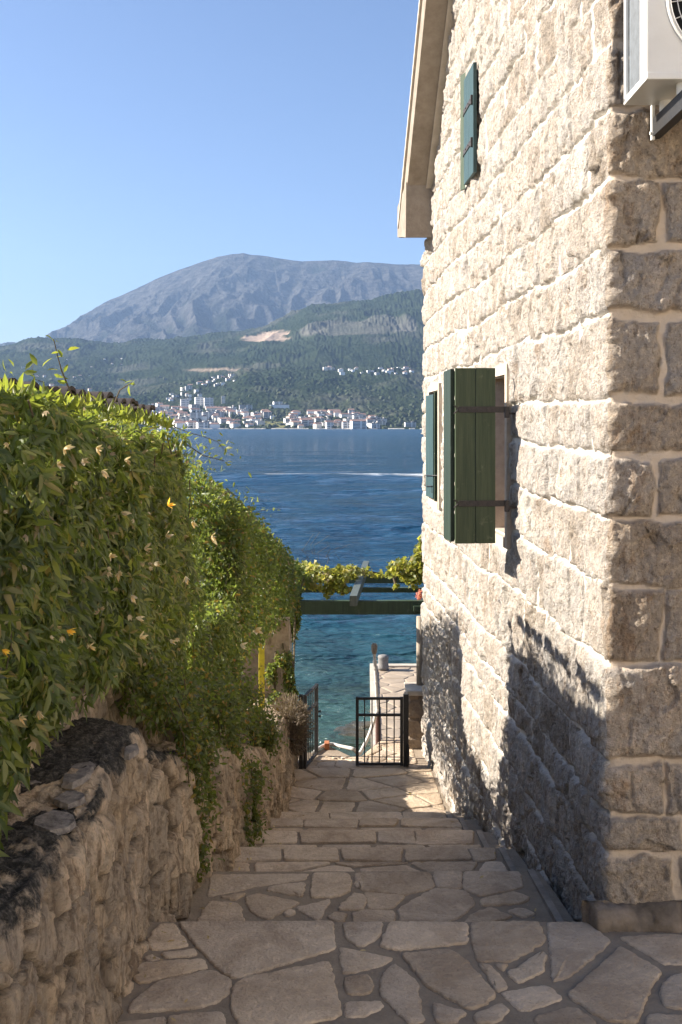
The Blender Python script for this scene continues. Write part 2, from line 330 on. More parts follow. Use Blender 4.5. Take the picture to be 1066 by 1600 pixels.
# house plan: far corner FC, near corner NC
NC = np.array([0.999, 4.074]); FC = np.array([0.748, 9.93])
tdir = (NC-FC)/np.linalg.norm(NC-FC); LW = np.linalg.norm(NC-FC); nside = np.array([-abs(tdir[1]), -tdir[0]])
def wall_pt(Y, out=0.0):                             # point on the side wall plane at depth Y, 'out' metres proud of it
    s = (Y-FC[1])/(NC[1]-FC[1]); p = FC+(NC-FC)*s + nside*out; return p
house = empty('stone_house', (2.2, 7.0, 0)); tag(house, 'tall limestone house with green shutters rising on the right of the steps', 'house')
WIN = [(5.93, 6.52, 1.25, 2.14), (8.70, 9.28, 1.25, 2.15)]
VENT = (6.98, 7.62, 3.50, 4.23)
RAKE = lambda Y: 3.51+(9.74-Y)*(4.96-3.51)/(9.74-7.92)   # underside of the roof verge
RIDGE_Y = 5.4
def build_house_walls():
    pts = []; nor = []; uu = []
    def seg(a, b, n0, n1, ds):
        L = np.linalg.norm(np.array(b)-np.array(a)); n = max(2, int(L/ds))
        return [(np.array(a)+(np.array(b)-np.array(a))*i/n) for i in range(n)]
    u0 = 0
    path = []
    # far return wall (coarse), side wall (graded), end wall
    for x in np.linspace(3.4, FC[0]+0.03, 40): path.append((np.array([x, FC[1]]), np.array([0, 1.0])))
    far_n = np.array([0, 1.0])
    for a in np.linspace(0, 1, 5)[1:-1]:
        n = far_n*(1-a)+nside*a; n /= np.linalg.norm(n); path.append((FC+np.array([0.03, -0.03])+n*0.03, n))
    Y = FC[1]-0.03
    while Y > NC[1]+0.025:
        path.append((FC+(NC-FC)*((Y-FC[1])/(NC[1]-FC[1])), nside)); Y -= 0.0075+0.0022*(Y-4)
    for a in np.linspace(0, 1, 6)[1:-1]:
        n = nside*(1-a)+np.array([0, -1.0])*a; n /= np.linalg.norm(n); path.append((NC+np.array([0.025, 0.025])+n*0.025, n))
    x = NC[0]+0.03
    while x < 3.4: path.append((np.array([x, NC[1]]), np.array([0, -1.0]))); x += 0.007 if x < 1.6 else 0.03
    P = np.array([p for p, n in path]); N = np.array([n for p, n in path])
    U = np.concatenate([[0], np.cumsum(np.linalg.norm(np.diff(P, axis=0), axis=1))])
    ic = int(np.argmin(np.linalg.norm(P-NC, axis=1))); uc = U[ic]
    zs = np.concatenate([np.arange(-1.75, 3.2, 0.0085), np.arange(3.2, 4.9, 0.011), np.arange(4.9, 7.1, 0.03)])
    UU, ZZ = np.meshgrid(U, zs)
    e, k, sid = coursed(UU, ZZ, uc)
    isend = (UU > uc).astype(float)
    mw = (0.004+0.007*isend)*(1+0.9*vn(UU*3, ZZ*3, seed=11)); e = e+0.009*vn(UU*11, ZZ*11, seed=13)+0.005*vn(UU*37, ZZ*37, seed=14)                                # mortar half width
    s = sst(mw, mw+0.012, e)
    rnd = hash3(sid, k, 0*sid, 5)
    # relief: bulged rough stone with vertical chips
    rough = 0.5*fbm(UU*9, ZZ*7, o=5, seed=21, g=0.62)+0.5*fbm(UU*26, ZZ*12, o=4, seed=31, g=0.65)
    fis = 1-np.abs(vn(UU*13+0.8*vn(UU*6, ZZ*6, seed=8), ZZ*3.4+sid*3.1, seed=41)); fis = sst(0.86, 1.0, fis)*sst(-0.1, 0.5, vn(UU*3, ZZ*4, seed=43))
    bulge = sst(0, 0.06, e)
    pit = sst(0.45, 0.8, vn(UU*38, ZZ*26, seed=71))*sst(0.0, 0.5, vn(UU*5, ZZ*5, seed=73))
    wa, wb_ = UU+0.012*vn(UU*22, ZZ*22, seed=401), ZZ+0.012*vn(UU*22, ZZ*22, seed=402)
    fc = 0.020*facets(wa, wb_, 0.13, 0.16, 403)+0.012*facets(wa, wb_, 0.05, 0.075, 405)+0.006*facets(wa, wb_, 0.022, 0.034, 407)
    D = s*(0.020+0.006*bulge+0.020*(rnd-0.5)+0.020*rough+fc*0.62-0.024*fis-0.016*pit) + (1-s)*(0.014*fbm(UU*12, ZZ*12, o=4, seed=51)+0.007)-0.018
    # smooth plaster band round the openings
    Yof = P[:, 1][None, :]+0*ZZ; onside = ((UU < uc) & (UU > 2.7))
    keep = np.ones_like(D, bool)
    for (a, b, c, d) in WIN:
        dx = np.maximum(np.maximum(a-Yof, Yof-b), 0); dz = np.maximum(np.maximum(c-ZZ, ZZ-d), 0)
        dd = np.hypot(dx, dz); f = np.where(onside, sst(0.035, 0.09, dd), 1); D = D*f; s = np.where(onside, np.minimum(s, sst(0.05, 0.11, dd)), s)
        keep &= ~(onside & (Yof > a+0.01) & (Yof < b-0.01) & (ZZ > c+0.01) & (ZZ < d-0.01))
    rk = np.where(Yof > RIDGE_Y, RAKE(Yof), RAKE(2*RIDGE_Y-Yof))
    Zc = np.minimum(ZZ, rk+0.02)
    X = P[:, 0][None, :]+N[:, 0][None, :]*D; Yp = P[:, 1][None, :]+N[:, 1][None, :]*D
    V = np.stack([X, Yp, Zc], -1).reshape(-1, 3)
    nr, nc = UU.shape
    fk = keep[:-1, :-1] & keep[1:, :-1] & keep[:-1, 1:] & keep[1:, 1:] & (ZZ[:-1, :-1] < rk[:-1, :-1]+0.02)
    tone = np.clip(rnd*0.65+0.55*fbm(UU*6, ZZ*6, o=4, seed=61)+0.15, 0, 1)
    mi = (UU[:-1, :-1] > uc-0.004)[fk].astype(int)
    w = mesh_np('wall', V, grid_faces(nr, nc, fk), [HS, HS_END], house, True, {'mortar': (1-s), 'tone': tone}, mi)
    return w
build_house_walls()

def house_box(name, Y0, Y1, z0, z1, o0, o1, mat, parent=house, bev=0.004, mb=None):
    """box that follows the side wall: between depths Y0,Y1, heights z0,z1 and o0,o1 metres proud of the wall plane"""
    a, b = wall_pt(Y0, o0), wall_pt(Y1, o0); c, d = wall_pt(Y1, o1), wall_pt(Y0, o1)
    m = mb or MB(); m.hexa([(*a, z0), (*b, z0), (*c, z0), (*d, z0)], [(*a, z1), (*b, z1), (*c, z1), (*d, z1)])
    return m if mb is not None else m.build(name, mat, parent)

# roof verge: sloping slab over the gable end with a lower block at the eave
def build_roof():
    def slab(m, prof, o0, xin):
        """profile of (depth, height) from o0 metres outside the side wall to x = xin inside"""
        A = [m.bm.verts.new((*wall_pt(y, o0), z)) for y, z in prof]; B = [m.bm.verts.new((xin, y, z)) for y, z in prof]; n = len(prof)
        m.bm.faces.new(A[::-1]); m.bm.faces.new(B)
        for i in range(n): m.bm.faces.new((A[i], A[(i+1) % n], B[(i+1) % n], B[i]))
    yT = RIDGE_Y; m = MB()
    slab(m, [(9.42, RAKE(9.42)), (yT, RAKE(yT)), (3.9, RAKE(2*yT-3.9)), (3.9, RAKE(2*yT-3.9)+0.22), (yT, RAKE(yT)+0.27), (9.98, RAKE(9.98)+0.27)], 0.215, 3.4)
    o = m.build('roof', CONC, house)
    m = MB(); slab(m, [(9.28, 3.47), (9.24, 3.93), (9.6, 3.90), (10.02, 3.88), (10.02, 3.60), (9.60, 3.53)], 0.225, 3.38); m.build('eave', CONC, o)
    m = MB(); slab(m, [(9.26, RAKE(9.26)-0.030), (yT, RAKE(yT)-0.030), (yT, RAKE(yT)-0.002), (9.26, RAKE(9.26)-0.002)], 0.055, 1.0); m.build('verge_trim', CONC_L, o)
    m = MB(); slab(m, [(9.9, RAKE(9.9)+0.275), (yT, RAKE(yT)+0.275), (yT, RAKE(yT)+0.33), (9.9, RAKE(9.9)+0.33)], 0.235, 3.5); m.build('tiles', mat_simple('pale_verge_mortar', (0.55, 0.49, 0.41), (0.45, 0.39, 0.32), 12, 0.01, 30), o)
build_roof()

# windows: dressed stone frame, deep reveal, glass
def build_window(a, b, c, d):
    t = 0.055
    w = MB()
    house_box('', a-t, a, c-t, d+t, -0.24, 0.028, None, mb=w); house_box('', b, b+t, c-t, d+t, -0.24, 0.028, None, mb=w)
    house_box('', a, b, d, d+t, -0.24, 0.026, None, mb=w); house_box('', a, b, c-t, c, -0.24, 0.032, None, mb=w)
    w = w.build('window', FRAME, house)
    f = MB()
    mid = (a+b)/2
    for (p, q) in ((a, mid-0.003), (mid+0.003, b)):
        house_box('', p, p+0.035, c, d, -0.20, -0.16, None, mb=f); house_box('', q-0.035, q, c, d, -0.20, -0.16, None, mb=f)
        house_box('', p+0.035, q-0.035, d-0.035, d, -0.20, -0.161, None, mb=f); house_box('', p+0.035, q-0.035, c, c+0.035, -0.20, -0.161, None, mb=f)
    f.build('frame', WOOD, w)
    g = house_box('pane', a, b, c, d, -0.19, -0.185, GLASS, w)
    return w
tg = NT('window_glass'); tg.col((0.02, 0.025, 0.03)); tg.rough(0.05); tg.b.inputs['Specular IOR Level'].default_value = 0.8; GLASS = tg.m
for wn_ in WIN: build_window(*wn_)
# black block stands for unlit rooms, so openings show no empty shell
house_box('dark_backing', 4.3, 9.7, -1.0, 5.0, -0.34, -0.26, DARK)

def leaf_panel(name, p0, p1, z0, z1, mat, boards=2, thick=0.024, battens=0, side=1, hinge=True, hinge_at=0, hinge_mat=None, reach=0.0):
    """shutter leaf between plan points p0 -> p1"""
    p0 = Vector((*p0, 0)); p1 = Vector((*p1, 0)); t = (p1-p0); L = t.length; t.normalize(); n = Vector((-t.y, t.x, 0))*side
    m = MB(); Rm = Matrix(((t.x, n.x, 0, 0), (t.y, n.y, 0, 0), (0, 0, 1, 0), (0, 0, 0, 1)))
    bw = L/boards
    for i in range(boards):
        c = p0+t*(bw*(i+0.5)); c.z = (z0+z1)/2+random.uniform(-0.002, 0.002)
        m.box(c, (bw-0.0025, thick, z1-z0), bev=0.003, mat=Rm)
    for i in range(battens):
        zc = z0+(z1-z0)*(i+0.5)/battens
        c = (p0+p1)/2-n*(thick/2+0.009); c.z = zc
        m.box(c, (L*0.96, 0.018, (z1-z0)/battens*0.86), bev=0.003, mat=Rm)
    o = m.build(name, mat, house)
    if hinge:
        for zc in (z1-0.22, z0+0.21):
            h = MB(); hn = n*(thick/2+0.003)
            c = p0+t*(L*0.47-reach/2)+hn; c.z = zc
            h.box(c, (L*0.90+reach, 0.006, 0.032), bev=0.0015, mat=Rm)
            for q in (0.2, 0.42, 0.68): h.tube([p0+t*L*q+hn+Vector((0, 0, zc)), p0+t*L*q+hn*1.5+Vector((0, 0, zc))], 0.006, 8)
            e = p0+t*(L*0.93)+hn
            for s_ in (-1, 1): h.tube([e+Vector((0, 0, zc)), e+t*0.022+Vector((0, 0, zc+s_*0.022))], 0.004, 6)
            k = p0-t*(reach+0.004)+hn; k.z = zc
            h.box(k+Vector((0, 0, -0.014)), (0.024, 0.022, 0.06), bev=0.003, mat=Rm)
            w_ = Vector((*wall_pt(k.y, -0.01), zc-0.02))
            h.tube([k+Vector((0, 0, -0.02)), w_], 0.006, 8)
            h.build('hinge_strap', hinge_mat or RUSTY, o)
    return o
# near window: leaf standing out from the wall, second panel folded back behind its free edge
leaf_panel('shutter', (0.815, 5.75), (0.600, 5.735), 1.24, 2.165, GREEN, 2, side=1, reach=0.055)
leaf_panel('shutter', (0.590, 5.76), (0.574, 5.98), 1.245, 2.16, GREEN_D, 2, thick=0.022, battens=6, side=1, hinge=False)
# far window: one narrow leaf standing out edge-on, the battened leaf beyond it nearly closed
def edge_leaf(px0, px1, y, z0, z1, o, mat, th=0.028):
    a = wall_pt(y, -0.01); x1 = wx(px1, y); x0 = wx(px0, y); m = MB(); m.box(((x0+x1)/2, y, (z0+z1)/2), (x1-x0, th, z1-z0), bev=0.004); return m.build('shutter', mat, house)
edge_leaf(683.5, 689.5, 8.72, wz(788, 8.72), wz(607, 8.72), 0, GREEN)
edge_leaf(678.5, 684.5, 8.80, wz(783, 8.80), wz(612, 8.80), 0, GREEN)
leaf_panel('shutter', (wx(679, 8.84), 8.84), (wx(667.5, 9.26), 9.26), 1.27, 2.12, TEAL, 2, thick=0.024, battens=7, side=1, hinge=False)
# small gable vent with two narrow leaves
leaf_panel('gable_shutter', (wx(742.5, 6.9), 6.9), (wx(727.5, 7.28), 7.28), 3.47, 4.17, TEAL, 2, side=1, hinge=True, reach=-0.03)
m = MB(); m.hexa([(wx(727.5, 7.32), 7.32, 3.46), (wx(727.0, 7.36), 7.36, 3.46), (wx(719.5, 7.42), 7.42, 3.46), (wx(719.5, 7.39), 7.39, 3.46)], [(wx(727.5, 7.32), 7.32, 4.24), (wx(727.0, 7.36), 7.36, 4.24), (wx(719.5, 7.42), 7.42, 4.24), (wx(719.5, 7.39), 7.39, 4.24)]); m.build('gable_shutter', GREEN, house)
lat = MB(); q = lambda Y, z, o_: (*wall_pt(Y, o_), z)
lat.tube([(wx(a, d), d, wz(b_, d)) for a, b_, d in ((690, 743, 8.7), (676, 743, 8.8), (664, 742.5, 9.2), (664, 759, 9.2), (675, 759.5, 8.85), (675, 770, 8.85))], 0.004, 6)
lat.build('shutter_latch', IRON, house)

# foot of the house: cement fillet and sloping kerb slabs beside each step
STEPS = [(4.07, 0.0), (4.95, -0.17), (5.65, -0.34), (6.35, -0.51), (7.02, -0.68), (7.62, -0.85), (9.14, -1.02)]   # nose depth, tread height
base = MB()
for i in range(1, len(STEPS)):
    y1, z = STEPS[i]; y0 = STEPS[i-1][0]
    pa = wall_pt(y0+0.02, 0.115); pb = wall_pt(y1, 0.115); pa2 = wall_pt(y0+0.02, 0.085); pb2 = wall_pt(y1, 0.085)
    if i < 6: base.hexa([(*pa, z-0.3), (*pb, z-0.3), (*pb2, z-0.3), (*pa2, z-0.3)], [(*pa, z+0.035), (*pb, z+0.012), (*pb2, z+0.012), (*pa2, z+0.035)])
base.build('drain_kerb', mat_simple('grey_cement', (0.34, 0.29, 0.24), (0.22, 0.19, 0.16), 12, 0.008, 50), house)
def plinth():
    nu, nv = 260, 14
    u = np.linspace(0.90, 2.2, nu); V = []
    prof = [(0.0, 0.078), (0.03, 0.075), (0.06, 0.066), (0.08, 0.045), (0.088, 0.015), (0.09, -0.03)]
    pr = np.array(prof); tt = np.linspace(0, 1, nv); o_ = np.interp(tt, np.linspace(0, 1, 6), pr[:, 0]); z_ = np.interp(tt, np.linspace(0, 1, 6), pr[:, 1])
    UU, OO = np.meshgrid(u, o_); _, ZZ = np.meshgrid(u, z_)
    crack = sst(0.0, 0.02, np.abs((UU-0.07) % 0.34-0.17))
    n = 0.018*fbm(UU*10, ZZ*20+OO*20, o=5, seed=91, g=0.65)+0.008*facets(UU, ZZ+OO, 0.09, 0.05, 92)
    OO2 = OO*sst(0.89, 0.95, UU)+n-0.02*(1-crack)*(OO > 0.02); ZZ2 = ZZ+n*0.8
    Vv = np.stack([UU, NC[1]-OO2-0.0, ZZ2], -1).reshape(-1, 3)
    mesh_np('plinth', Vv, grid_faces(nv, nu), mat_simple('dark_damp_cement', (0.25, 0.20, 0.155), (0.07, 0.055, 0.04), 5, 0.008, 40), house, True)
plinth()

# ------------------------------------------------------------------ air conditioner
def build_ac():
    y1 = 4.00; dep = 0.29; y0 = y1-dep-0.02; y1 = 3.99; x0 = 1.035; x1 = 1.84
    zb = wz(122, y0); zt = zb+0.555
    root = empty('air_conditioner', ((x0+x1)/2, y1, zb)); tag(root, 'white air conditioner box hung on the shaded end of the house', 'air conditioner')
    m = MB()
    # front shell, base pan, rear frame posts
    m.box(((x0+x1)/2, y0+0.008, (zb+zt)/2), (x1-x0, 0.016, zt-zb), bev=0.006)
    m.box((x0+0.008, y0+0.045, (zb+zt)/2), (0.016, 0.075, zt-zb), bev=0.006)
    m.box((x0+0.008, y1-0.012, (zb+zt)/2), (0.014, 0.022, zt-zb), bev=0.004)
    m.box(((x0+x1)/2, (y0+y1)/2, zt-0.012), (x1-x0+0.006, y1-y0, 0.024), bev=0.006)
    m.box((x1-0.01, (y0+y1)/2, (zb+zt)/2), (0.02, y1-y0, zt-zb), bev=0.006)
    m.box(((x0+x1)/2+0.002, (y0+y1)/2, zb+0.009), (x1-x0+0.002, y1-y0+0.004, 0.026), bev=0.005)
    m.build('casing', ACW, root)
    g = MB(); g.box((x0+0.022, (y0+y1)/2+0.03, (zb+zt)/2), (0.012, y1-y0-0.11, zt-zb-0.04))
    for i in range(22): g.tube([(x0+0.013, y0+0.09+i*0.0075, zb+0.03), (x0+0.013, y0+0.09+i*0.0075, zt-0.03)], 0.0012, 4)
    g.build('coil_panel', ACD, root)
    for fr in (0.33, 0.62):
        pass
    cx = x0+0.305; cz = (zb+zt)/2
    r = MB(); NS = 48
    for rr, tr in ((0.235, 0.006), (0.228, 0.004)):
        r.tube([(cx+rr*math.cos(a), y0-0.006, cz+rr*math.sin(a)) for a in np.linspace(0, 2*math.pi, NS+1)], tr, 6, False)
    for k in range(9):
        rr = 0.05+k*0.022
        r.tube([(cx+rr*math.cos(a), y0-0.012-0.012*(1-rr/0.23), cz+rr*math.sin(a)) for a in np.linspace(0, 2*math.pi, NS+1)], 0.0018, 5, False)
    for k in range(24):
        a = 2*math.pi*k/24+0.1
        r.tube([(cx+0.045*math.cos(a), y0-0.022, cz+0.045*math.sin(a)), (cx+0.228*math.cos(a), y0-0.008, cz+0.228*math.sin(a))], 0.002, 5)
    r.build('fan_guard', ACW, root)
    d = MB(); d.tube([(cx, y0-0.0005, cz), (cx, y0-0.003, cz)], 0.228, 48); d.build('dark_fan_disc', DARK, root)  # black disc stands for the shade inside the fan housing
    f = MB()
    for k in range(3):
        a = 2*math.pi*k/3
        pts = [(cx+0.03*math.cos(a), y0-0.004, cz+0.03*math.sin(a)), (cx+0.2*math.cos(a-0.3), y0-0.004, cz+0.2*math.sin(a-0.3)), (cx+0.21*math.cos(a+0.25), y0-0.007, cz+0.21*math.sin(a+0.25)), (cx+0.1*math.cos(a+0.6), y0-0.007, cz+0.1*math.sin(a+0.6))]
        vs = [f.bm.verts.new(p) for p in pts]; f.bm.faces.new(vs)
    f.build('fan_blade', mat_simple('grey_plastic', (0.16, 0.16, 0.16), (0.12, 0.12, 0.12), 5, 0), root)
    for xb in (x0+0.125, x1-0.14):
        b = MB()
        b.box((xb, (y0+4.05)/2-0.03, zb-0.075), (0.012, 4.05-y0+0.1, 0.066), bev=0.001)
        b.box((xb+0.018, (y0+4.05)/2-0.03, zb-0.105), (0.024, 4.05-y0+0.1, 0.006))
        b.box((xb+0.018, (y0+4.05)/2-0.03, zb-0.045), (0.024, 4.05-y0+0.1, 0.006))
        b.build('bracket', IRON, root)
        w_ = MB(); w_.box((xb-0.004, 4.035, zb-0.055), (0.012, 0.02, 0.13), bev=0.002); w_.tube([(xb-0.016, 4.03, zb-0.095), (xb+0.0, 4.03, zb-0.095)], 0.007, 8); w_.build('lit_wall_plate', ACW, root)  # white paint stands for the sunlit edge of the bracket's wall leg
        for yy in (y0+0.05, y1-0.05):
            ft = MB(); ft.tube([(xb+0.015, yy, zb-0.041), (xb+0.015, yy, zb-0.004)], 0.022, 12); ft.build('mounting_foot', ACW, root)
build_ac()
# ------------------------------------------------------------------ rubble walls on the left
def rub_cells(u, v, su, sv, seed):
    """jittered voronoi: returns distance to the cell border and cell id"""
    U = u/su+0.35*vn(u*3, v*3, seed=seed+9)*0.5; Vv = v/sv+0.35*vn(u*3, v*3, seed=seed+10)*0.5
    iu, iv = np.floor(U), np.floor(Vv); f1 = np.full(u.shape, 9.0); f2 = np.full(u.shape, 9.0); cid = np.zeros(u.shape)
    for a in (-1, 0, 1):
        for b in (-1, 0, 1):
            cu, cv = iu+a, iv+b
            pu = cu+0.5+0.42*(hash3(cu, cv, 0*cu, seed)*2-1); pv = cv+0.5+0.42*(hash3(cu, cv, 0*cu+1, seed)*2-1)
            d = np.hypot(U-pu, Vv-pv); h = hash3(cu, cv, 0*cu+2, seed)
            n = d < f1; f2 = np.where(n, f1, np.minimum(f2, d)); cid = np.where(n, h, cid); f1 = np.minimum(f1, d)
    return (f2-f1)*min(su, sv), cid
WX = lambda Y: np.interp(Y, [0.5, 3.375, 4.07, 4.95, 5.65, 6.35, 7.6, 9.3], [-0.76, -0.705, -0.705, -0.60, -0.53, -0.49, -0.44, -0.385])
WTOP = lambda Y: np.interp(Y, [0, 2.6, 3.1, 3.6, 4.05, 4.12, 4.6, 5.3, 6.3, 7.1, 8.2, 9.4], [0.76, 0.75, 0.72, 0.76, 0.75, 0.64, 0.47, 0.28, 0.0, -0.24, -0.42, -0.5])
def low_wall():
    Y = [0.6]
    while Y[-1] < 9.35: Y.append(Y[-1]+0.008+0.0012*Y[-1])
    Y = np.array(Y); nf, nt = 190, 44
    top = WTOP(Y)+0.014*vn(Y*3.1, 0*Y, seed=5)+0.012*vn(Y*9, 0*Y, seed=6)
    bot = -0.25-0.125*np.clip(Y-2, 0, 9)*1.1
    rows = []; outn = []; vv = []; li = []
    cap = 0.40
    vf = np.linspace(0, 1, nf)
    for t in vf:
        z = bot+(top-bot)*t; x = WX(Y)-0.05*t
        r = np.clip((z-(top-0.05))/0.05, 0, 1)           # rounded top edge
        rows.append(np.stack([x-0.03*r**2, Y, z], -1)); outn.append(np.stack([1-0.6*r, 0*Y, 0.8*r], -1)); vv.append(z); li.append(sst(0.15, 0.0, top-z)*0.62)
    for t in np.linspace(0, 1, nt)[1:]:
        x = WX(Y)-0.08-cap*t; z = top+0.02*np.sin(t*3.1)
        rows.append(np.stack([x, Y, z], -1)); outn.append(np.stack([0.15+0*Y, 0*Y, 1+0*Y], -1)); vv.append(top+cap*t+0.03); li.append(0.62+0*Y)
    P = np.array(rows); N = np.array(outn); N /= np.linalg.norm(N, axis=-1, keepdims=True)
    Vc = np.array(vv); UU = np.broadcast_to(Y, Vc.shape).copy(); LI = np.array(li)
    Uw = UU+0.05*vn(UU*5, Vc*6, seed=301)+0.02*vn(UU*17, Vc*17, seed=302); Vw = Vc+0.05*vn(UU*5, Vc*6, seed=303)+0.02*vn(UU*17, Vc*17, seed=304)
    e, cid = rub_cells(Uw, Vw, 0.26, 0.17, 77)
    s = sst(-0.002, 0.018, e+0.012*vn(UU*7, Vc*7, seed=305))
    n1 = fbm(UU*6, Vc*5, o=5, seed=81, g=0.6); n2 = fbm(UU*22, Vc*9, o=4, seed=85, g=0.6)+1.0*facets(Uw, Vw, 0.10, 0.13, 411)+0.5*facets(Uw, Vw, 0.04, 0.06, 412)
    fis = 1-np.abs(vn(UU*9+vn(UU*4, Vc*4, seed=3), Vc*2.2, seed=88)); fis = sst(0.82, 1, fis)
    n3 = 1.35*fbm(UU*10+2*vn(UU*3, Vc*3, seed=306), Vc*2.6, o=5, seed=307, g=0.62); rdg = 1-2*np.abs(vn(UU*8+1.2*vn(UU*5, Vc*3, seed=308), Vc*2.0+cid*9, seed=309))
    D = s*(0.022+0.022*(cid-0.5)+0.008*n1+0.009*n2+0.018*n3+0.016*rdg-0.016*fis)+(1-s)*(-0.006+0.012*n3+0.006*n2)
    D = D*np.where(LI < 0.6, 0.35+0.65*sst(0.0, 0.12, (WTOP(UU)-Vc)), 1)
    D = np.where(LI > 0.6, 0.008*n1+0.026*fbm(UU*20, Vc*20, o=5, seed=90, g=0.7)+0.006*facets(UU, Vc, 0.06, 0.06, 93)-0.006, D)
    V = (P+N*D[..., None]).reshape(-1, 3)
    # end cap towards the gate and back face
    root = empty('rubble_wall', (-0.9, 4, 0)); tag(root, 'low rough rubble wall with dark lichen top along the left of the steps', 'wall')
    nr, nc = Vc.shape
    liA = np.where(LI > 0.6, 0.80-0.5*sst(0.80, 0.95, cid+0.15*n1), LI)*np.interp(UU, [0, 4.3, 5], [1, 1, 0.45])
    mesh_np('masonry', V, grid_faces(nr, nc)[:, ::-1], RUB, root, True, {'mortar': 0.75*np.clip(1-s, 0, 1)*(LI < 0.6), 'tone': np.clip(cid*0.7+0.35*n3+0.15+0.2*n1, 0, 1), 'lichen': liA})
    b = MB(); b.hexa([(-1.24, 0.6, -1.6), (-0.52, 0.6, -1.6), (-0.52, 0.62, -1.6), (-1.24, 0.62, -1.6)], [(-1.24, 0.6, 0.72), (-0.84, 0.6, 0.72), (-0.84, 0.62, 0.72), (-1.24, 0.62, 0.72)])
    b.hexa([(-0.9, 9.33, -1.6), (-0.39, 9.33, -1.6), (-0.39, 9.37, -1.6), (-0.9, 9.37, -1.6)], [(-0.9, 9.33, -0.52), (-0.43, 9.33, -0.52), (-0.43, 9.37, -0.52), (-0.9, 9.37, -0.52)])
    b.build('end_stone', CONC, root)
    st = MB()
    for (px, py, z, sx, sy) in ((122, 1185, 0.80, 0.10, 0.10), (110, 1222, 0.78, 0.10, 0.045), (88, 1258, 0.78, 0.14, 0.07), (60, 1190, 0.79, 0.1, 0.08), (205, 1150, 0.79, 0.05, 0.06)):
        x, y = G(px, py, z)
        n = 9; ring = [(x+sx*0.5*math.cos(a+random.uniform(-.2, .2))*random.uniform(.8, 1.1), y+sy*1.3*math.sin(a)*random.uniform(.8, 1.1)) for a in np.linspace(0, 2*math.pi, n, endpoint=False)]
        st.hexa([(a, b_, z-0.06) for a, b_ in ring], [(x+(a-x)*0.9, y+(b_-y)*0.9, z-0.044+random.uniform(-.003, .004)) for a, b_ in ring])
    st.build('cap_stone', mat_simple('bleached_stone', (0.34, 0.30, 0.26), (0.14, 0.12, 0.11), 30, 0.02, 45), root)
low_wall()
BTOP = lambda Y: np.interp(Y, [0, 6.0, 6.1, 7.6, 7.8, 9.6], [1.78, 1.75, 0.5, 0.3, -0.2, -0.55])
def back_wall():
    Y = np.arange(0.5, 9.7, 0.02); nf = 150
    top = BTOP(Y); bot = -0.5-0.12*Y; t = np.linspace(0, 1, nf)[:, None]
    Z = bot+(top-bot)*t; UU = np.broadcast_to(Y, Z.shape).copy()
    e, cid = rub_cells(UU, Z, 0.26, 0.20, 177); s = sst(0.004, 0.03, e); n1 = fbm(UU*7, Z*6, o=5, seed=281, g=0.6)
    D = s*(0.03+0.04*(cid-0.5)+0.045*n1)
    X = np.interp(UU, [0, 6, 9.7], [-1.06, -1.02, -0.78])+D
    root = empty('retaining_wall', (-1.2, 5, 0)); tag(root, 'higher tan stone wall hidden behind the hanging vine', 'wall')
    V = np.stack([X, UU, Z], -1).reshape(-1, 3)
    mesh_np('masonry', V, grid_faces(*Z.shape)[:, ::-1], RUB2, root, True, {'mortar': 1-s, 'tone': np.clip(0.35+cid*0.65, 0, 1), 'lichen': 0*s})
    m = MB()
    for a, b in ((0.5, 6.0), (6.1, 7.6), (7.8, 9.65)):
        m.hexa([(-1.5, a, -2), (-1.03 if b < 7 else -0.9, a, -2), (-1.03 if b < 7 else -0.9, b, -2), (-1.5, b, -2)], [(-1.5, a, BTOP(a)-0.02), (-1.05 if b < 7 else -0.92, a, BTOP(a)-0.02), (-1.05 if b < 7 else -0.92, b, BTOP(b)-0.02), (-1.5, b, BTOP(b)-0.02)])
    m.build('wall_core', CONC, root)
    m = MB(); m.box((-1.15, 9.52, -0.8), (1.0, 0.16, 1.75), bev=0.02); m.build('end_wall', mat_simple('mid_brown_rubble', (0.30, 0.23, 0.165), (0.19, 0.15, 0.11), 12, 0.03, 30), root)  # browner and darker than the tan pillar's rubble
    # coping of curved clay tiles standing on the wall top
    c = MB()
    for i in range(24):
        y = 1.9+i*0.165+0.02*math.sin(i*2.3); x = -1.03; z = 1.972-0.03*max(0, (y-4.6)); r = 0.048+0.006*math.sin(i*1.7)
        ring = [(y+0.13-r*1.9*math.cos(a), z-0.03+r*math.sin(a)*1.15) for a in np.linspace(0.0, 2.2, 9)]
        pts = ring+[(p[0]+0.004, p[1]-0.015) for p in ring[::-1]]
        c.prism(pts, 0, x-0.05, x+0.035+0.012*math.sin(i*2.1))
    c.build('coping_tiles', mat_simple('dark_clay_tile', (0.032, 0.027, 0.027), (0.055, 0.042, 0.038), 30, 0.003, 90), root)
RUB2 = RUB
back_wall()

